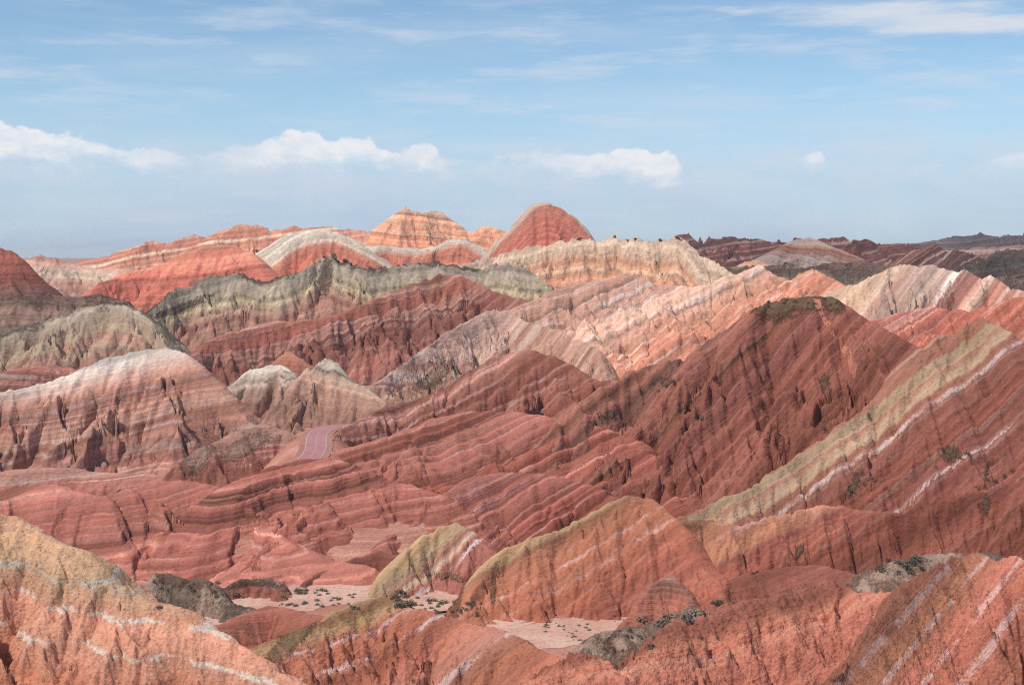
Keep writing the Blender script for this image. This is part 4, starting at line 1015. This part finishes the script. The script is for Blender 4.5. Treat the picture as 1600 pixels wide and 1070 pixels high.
RV = RIVS.copy(); RV[:, 2] = -62.55
me = ribbon("riverbed", smooth_poly(RV, 3), [-9, -6, -3, 0, 3, 6, 9], 0.0, earth_mat("riverbed_sand", (200, 164, 148), (186, 144, 128), (166, 120, 104), 0.58, 0.12, 1.3, 0.12), wob=3.0, seed=4)
ro = bpy.data.objects.new("riverbed", me); col.objects.link(ro)
tag(ro, "pale sandy dry riverbed winding between the near hills", "riverbed", "structure")

RD = smooth_poly(ROADS[:, :], 2)
me = ribbon("road", RD, [-2.9, -1.0, 1.0, 2.9], 0.02, earth_mat("road_asphalt", (162, 116, 118), (170, 124, 124), (152, 102, 106), 0.60, 0.05, 1.0, 0.02))
rd = bpy.data.objects.new("road", me); col.objects.link(rd)
tag(rd, "mauve asphalt road bending between the banded hills", "road", "structure")
pm = earth_mat("road_paint", (196, 166, 160), (188, 156, 150), (172, 138, 134), 0.62)
for nm, oo in (("edge_line", (-2.88, -2.66)), ("edge_line", (2.66, 2.88)), ("centre_line", (-0.07, 0.07))):
    l_ = bpy.data.objects.new(nm, ribbon(nm, RD, oo, 0.035, pm)); col.objects.link(l_); l_.parent = rd
vm = earth_mat("verge_gravel", (166, 124, 112), (156, 112, 100), (142, 98, 88), 0.60)
for oo in ((-4.4, -2.9), (2.9, 4.6)):
    l_ = bpy.data.objects.new("verge", ribbon("verge", RD, oo, -0.03, vm, 0)); col.objects.link(l_); l_.parent = rd

# ------------------------------------------------------------------ plants and rocks, set down on the slopes where the photo shows them
bpy.context.view_layer.update()
dg = bpy.context.evaluated_depsgraph_get()


def on_ray(px, py):
    d = Vector(P3(px, py, 1.0)); d.normalize()
    ok, loc, nor, _, ob, _ = sc.ray_cast(dg, Vector((0, 0, 0)), d)
    return (loc, nor) if ok else (None, None)


def drop(x, y):
    ok, loc, nor, _, ob, _ = sc.ray_cast(dg, Vector((x, y, 100)), Vector((0, 0, -1)))
    return loc if ok else None


def leaf_mat(name, a, b):
    m = bpy.data.materials.new(name); m.use_nodes = True
    t = NT(m.node_tree)
    oi = t.n('ShaderNodeObjectInfo').outputs['Random']
    pos = t.n('ShaderNodeNewGeometry').outputs['Position']
    f = t.m('ADD', t.m('MULTIPLY', oi, 0.5), t.m('MULTIPLY', t.noise(pos, 3.0, 2), 0.6))
    bs = t.n('ShaderNodeBsdfDiffuse'); t.link(t.mix(f, a, b), bs.inputs[0])
    o = t.n('ShaderNodeOutputMaterial'); t.link(bs.outputs[0], o.inputs[0])
    return m


LEAF_GREY = leaf_mat("leaf_grey", (0.16, 0.14, 0.11), (0.30, 0.26, 0.20))
LEAF_GREEN = leaf_mat("leaf_green", (0.09, 0.10, 0.05), (0.17, 0.17, 0.09))
LEAF_DARK = leaf_mat("leaf_dark", (0.09, 0.08, 0.06), (0.20, 0.17, 0.13))


def shrub_mesh(seed, n=110, flat=0.55):
    r = np.random.default_rng(seed)
    V, Fc = [], []
    for i in range(n):
        u = r.normal(size=3); u /= np.linalg.norm(u); u[2] = abs(u[2])
        rad = r.uniform(0.45, 1.0) * (1 + 0.25 * math.sin(3 * math.atan2(u[1], u[0]) + seed))
        p = u * rad * np.array([0.5, 0.5, flat])
        a = r.normal(size=3); a /= np.linalg.norm(a); b = np.cross(a, r.normal(size=3)); b /= np.linalg.norm(b)
        a = a * r.uniform(0.07, 0.14); b = b * r.uniform(0.035, 0.07)
        k = len(V)
        V += [p - a, p + b, p + a, p - b]
        Fc.append((k, k + 1, k + 2, k + 3))
    # a few woody stems
    for i in range(5):
        an = r.uniform(0, 6.28); e = np.array([math.cos(an) * .3, math.sin(an) * .3, flat * .7])
        k = len(V); V += [np.array([-.02, 0, -.08]), np.array([.02, 0, -.08]), e + [.01, 0, 0], e - [.01, 0, 0]]; Fc.append((k, k + 1, k + 2, k + 3))
    return np.array(V), np.array(Fc)


SH = {}
for kind, mt in (("grey", LEAF_GREY), ("green", LEAF_GREEN), ("dark", LEAF_DARK)):
    SH[kind] = []
    for q in range(3):
        v_, f_ = shrub_mesh(q + 11, flat=0.42 if kind == "grey" else 0.6)
        SH[kind].append(build_mesh("shrub", v_, f_, False, None, mt))
rr = random.Random(5)


def shrub(px, py, size, kind, label, group):
    size *= 0.62
    loc, nor = on_ray(px, py)
    if loc is None or loc.y > 1200:
        return
    ob = bpy.data.objects.new("shrub", rr.choice(SH[kind])); col.objects.link(ob)
    ob.location = (loc.x, loc.y, loc.z - 0.02 * size)
    ob.rotation_euler = (0, 0, rr.uniform(0, 6.28))
    ob.scale = (size * rr.uniform(.8, 1.4), size * rr.uniform(.8, 1.4), size * rr.uniform(.7, 1.1))
    tag(ob, label, "shrub", None, group)


def cluster(n, x0, x1, y0, y1, s0, s1, kind, label, group, tilt=0.0):
    for _ in range(n):
        u = rr.random(); v = rr.random()
        px = x0 + (x1 - x0) * u
        py = y0 + (y1 - y0) * v + tilt * (u - 0.5)
        shrub(px, py, rr.uniform(s0, s1), kind, label, group)


cluster(26, 850, 925, 972, 1002, .5, 1.2, "grey", "small grey-green shrub scattered at the bend of the pale riverbed", "shrubs at the riverbed bend")
cluster(9, 925, 1075, 950, 966, .5, 1.0, "grey", "small dark shrub along the far bank of the pale riverbed", "shrubs along the far bank", tilt=-22)
cluster(7, 1000, 1085, 962, 976, 2.2, 4.2, "grey", "low wide grey shrub mat beside the grey-brown mound", "shrub mats by the mound", tilt=-10)
cluster(40, 615, 745, 932, 960, 1.0, 2.4, "dark", "dark shrub in the strip along the riverbed below the yellow-topped knoll", "shrubs in the strip by the knoll", tilt=20)
cluster(34, 430, 560, 925, 948, .8, 2.0, "grey", "low grey shrub on the pale riverbed at the left", "shrubs on the left riverbed", tilt=4)
cluster(10, 460, 520, 922, 928, 1.2, 2.2, "green", "green shrub at the upper edge of the left riverbed", "green shrubs on the left riverbed")
cluster(9, 1112, 1135, 938, 946, 1.0, 1.8, "green", "green shrub where the riverbed meets the red slope", "green shrubs at the riverbed end")
cluster(22, 235, 380, 905, 950, .8, 1.9, "dark", "dark shrub on the grey-brown scrub mounds at the left", "shrubs on the scrub mounds")
cluster(16, 1375, 1440, 870, 900, 1.2, 2.6, "dark", "dark shrub on the edge of the dark terrace mound", "shrubs on the terrace mound", tilt=-8)
cluster(14, 1190, 1310, 466, 486, 1.2, 2.6, "dark", "dark shrub on the scrub cap of the big red hill", "shrubs on the scrub cap")
cluster(14, 940, 1060, 985, 1020, .7, 1.6, "dark", "dark shrub on the grey-brown mound in the stream bend", "shrubs on the stream mound")
for px, py in ((1043, 604), (1052, 598), (1030, 612), (1098, 652), (962, 655), (1356, 650), (1290, 672), (943, 763), (948, 770), (1500, 716), (1512, 711), (1490, 721), (1330, 768), (1350, 757), (1362, 750), (1570, 745), (1555, 755), (1585, 737)):
    shrub(px, py, rr.uniform(1.8, 3.4), "dark", "dark shrub clinging to the red slopes at the right", "shrubs on the red slopes")


def rock_mesh(seed):
    r = np.random.default_rng(seed)
    import bmesh
    bm = bmesh.new()
    pts = [bm.verts.new((r.normal() * .32, r.normal() * .28, abs(r.normal()) * .42 - .15)) for _ in range(22)]
    g = bmesh.ops.convex_hull(bm, input=pts)
    for v in [e for e in bm.verts if not e.link_faces]:
        bm.verts.remove(v)
    me = bpy.data.meshes.new("rock_outcrop"); bm.to_mesh(me); bm.free()
    me.materials.append(ROCKM)
    return me


ROCKM = earth_mat("dark_rock", (92, 74, 64), (112, 92, 80), (70, 54, 46), 0.6, 0.3, 1.5, 0.3)
RK = [rock_mesh(30 + q) for q in range(5)]


def rock(px, py, size, label, group):
    loc, nor = on_ray(px, py)
    if loc is None or loc.y > 1300:
        return
    ob = bpy.data.objects.new("rock_outcrop", rr.choice(RK)); col.objects.link(ob)
    ob.location = loc
    ob.rotation_euler = (rr.uniform(-.3, .3), rr.uniform(-.3, .3), rr.uniform(0, 6.28))
    ob.scale = (size * rr.uniform(1, 1.9), size, size * rr.uniform(.8, 1.2))
    tag(ob, label, "rock", None, group)


for px, py, s_ in ((505, 402, 5), (513, 399, 5), (522, 403, 6), (531, 407, 5), (540, 409, 5), (548, 412, 4), (578, 420, 4), (590, 419, 4), (605, 417, 5), (622, 416, 4), (632, 415, 5), (655, 413, 4), (670, 410, 4), (680, 407, 5), (686, 406, 5), (700, 413, 4)):
    rock(px, py, s_ * 0.45, "dark brown rock on the grey-green ridge crest", "rocks on the grey-green crest")
for px, py, s_ in ((904, 375, 2.0), (915, 373, 2.0), (938, 377, 2.0), (960, 371, 2.0), (966, 372, 2.0), (981, 376, 2.0), (994, 374, 2.0), (1032, 376, 2.0), (1059, 373, 2.0), (1064, 376, 2.0)):
    rock(px, py, s_, "small dark rock tooth on the crest of the cream ridge", "rock teeth on the cream crest")

ORD = ["first", "second", "third", "fourth", "fifth", "sixth", "seventh", "eighth", "ninth", "tenth", "eleventh", "twelfth", "thirteenth", "fourteenth", "fifteenth", "sixteenth", "seventeenth", "eighteenth"]
by_group = {}
for ob in list(col.objects):
    if ob.get("group"):
        by_group.setdefault(ob["group"], []).append(ob)
for g_, obs in by_group.items():
    if 1 < len(obs) <= 18:                                # few enough to tell apart by their order along the row
        obs.sort(key=lambda q: q.location.x / q.location.y)
        for k_, ob in enumerate(obs):
            ob["label"] = ob["label"] + ", " + ("leftmost" if k_ == 0 else "rightmost" if k_ == len(obs) - 1 else ORD[k_] + " from left")

# the pale trail worn into the capped hill
trail = []
for px, py in ((1276, 468), (1279, 480), (1286, 494), (1294, 508), (1303, 524), (1313, 538), (1322, 548), (1328, 560), (1332, 574), (1338, 584)):
    loc, _ = on_ray(px, py)
    if loc is not None:
        trail.append((loc.x, loc.y, loc.z))
if len(trail) > 3:
    TP = smooth_poly(np.array(trail), 6)
    rows = []
    for (x, y, z) in TP:
        wd = 0.45 + 0.6 * (z - TP[-1, 2]) / (TP[0, 2] - TP[-1, 2] + 1e-3)
        row = []
        for o_ in (-1, -.4, .4, 1):
            g_ = drop(x + o_ * wd, y)
            row.append((x + o_ * wd, y, (g_.z if g_ is not None else z) + 0.06))
        rows.append(row)
    V = np.array(rows); n, k = V.shape[:2]; ix = np.arange(n * k).reshape(n, k)
    q = np.stack([ix[:-1, :-1], ix[:-1, 1:], ix[1:, 1:], ix[1:, :-1]], -1).reshape(-1, 4)
    to = bpy.data.objects.new("trail", build_mesh("trail", V.reshape(-1, 3), q, True, None, earth_mat("trail_dust", (182, 122, 102), (172, 112, 92), (154, 96, 80), 0.56, 0.3, 2.0)))
    col.objects.link(to)
    tag(to, "pale worn trail running down from the scrub cap of the big red hill", "trail", "structure")

# ------------------------------------------------------------------ haze
HAZE = 4.5e-5
hz = bpy.data.materials.new("haze_air"); hz.use_nodes = True
t = NT(hz.node_tree)
pv = t.n('ShaderNodeVolumePrincipled'); pv.inputs['Color'].default_value = (0.92, 0.96, 1.0, 1); pv.inputs['Density'].default_value = HAZE; pv.inputs['Anisotropy'].default_value = 0.2
o = t.n('ShaderNodeOutputMaterial'); t.link(pv.outputs[0], o.inputs['Volume'])
x0, x1, y0, y1, zz0, zz1 = -18000, 18000, -400, 15500, -120, 125
hv = np.array([(x, y, z) for z in (zz0, zz1) for y in (y0, y1) for x in (x0, x1)], float)
hf = np.array([(0, 2, 3, 1), (4, 5, 7, 6), (0, 1, 5, 4), (2, 6, 7, 3), (0, 4, 6, 2), (1, 3, 7, 5)])
ho = bpy.data.objects.new("haze", build_mesh("haze", hv, hf, False, None, hz)); col.objects.link(ho)
tag(ho, "thin blue-white haze filling the air over the valley", "haze", "stuff")
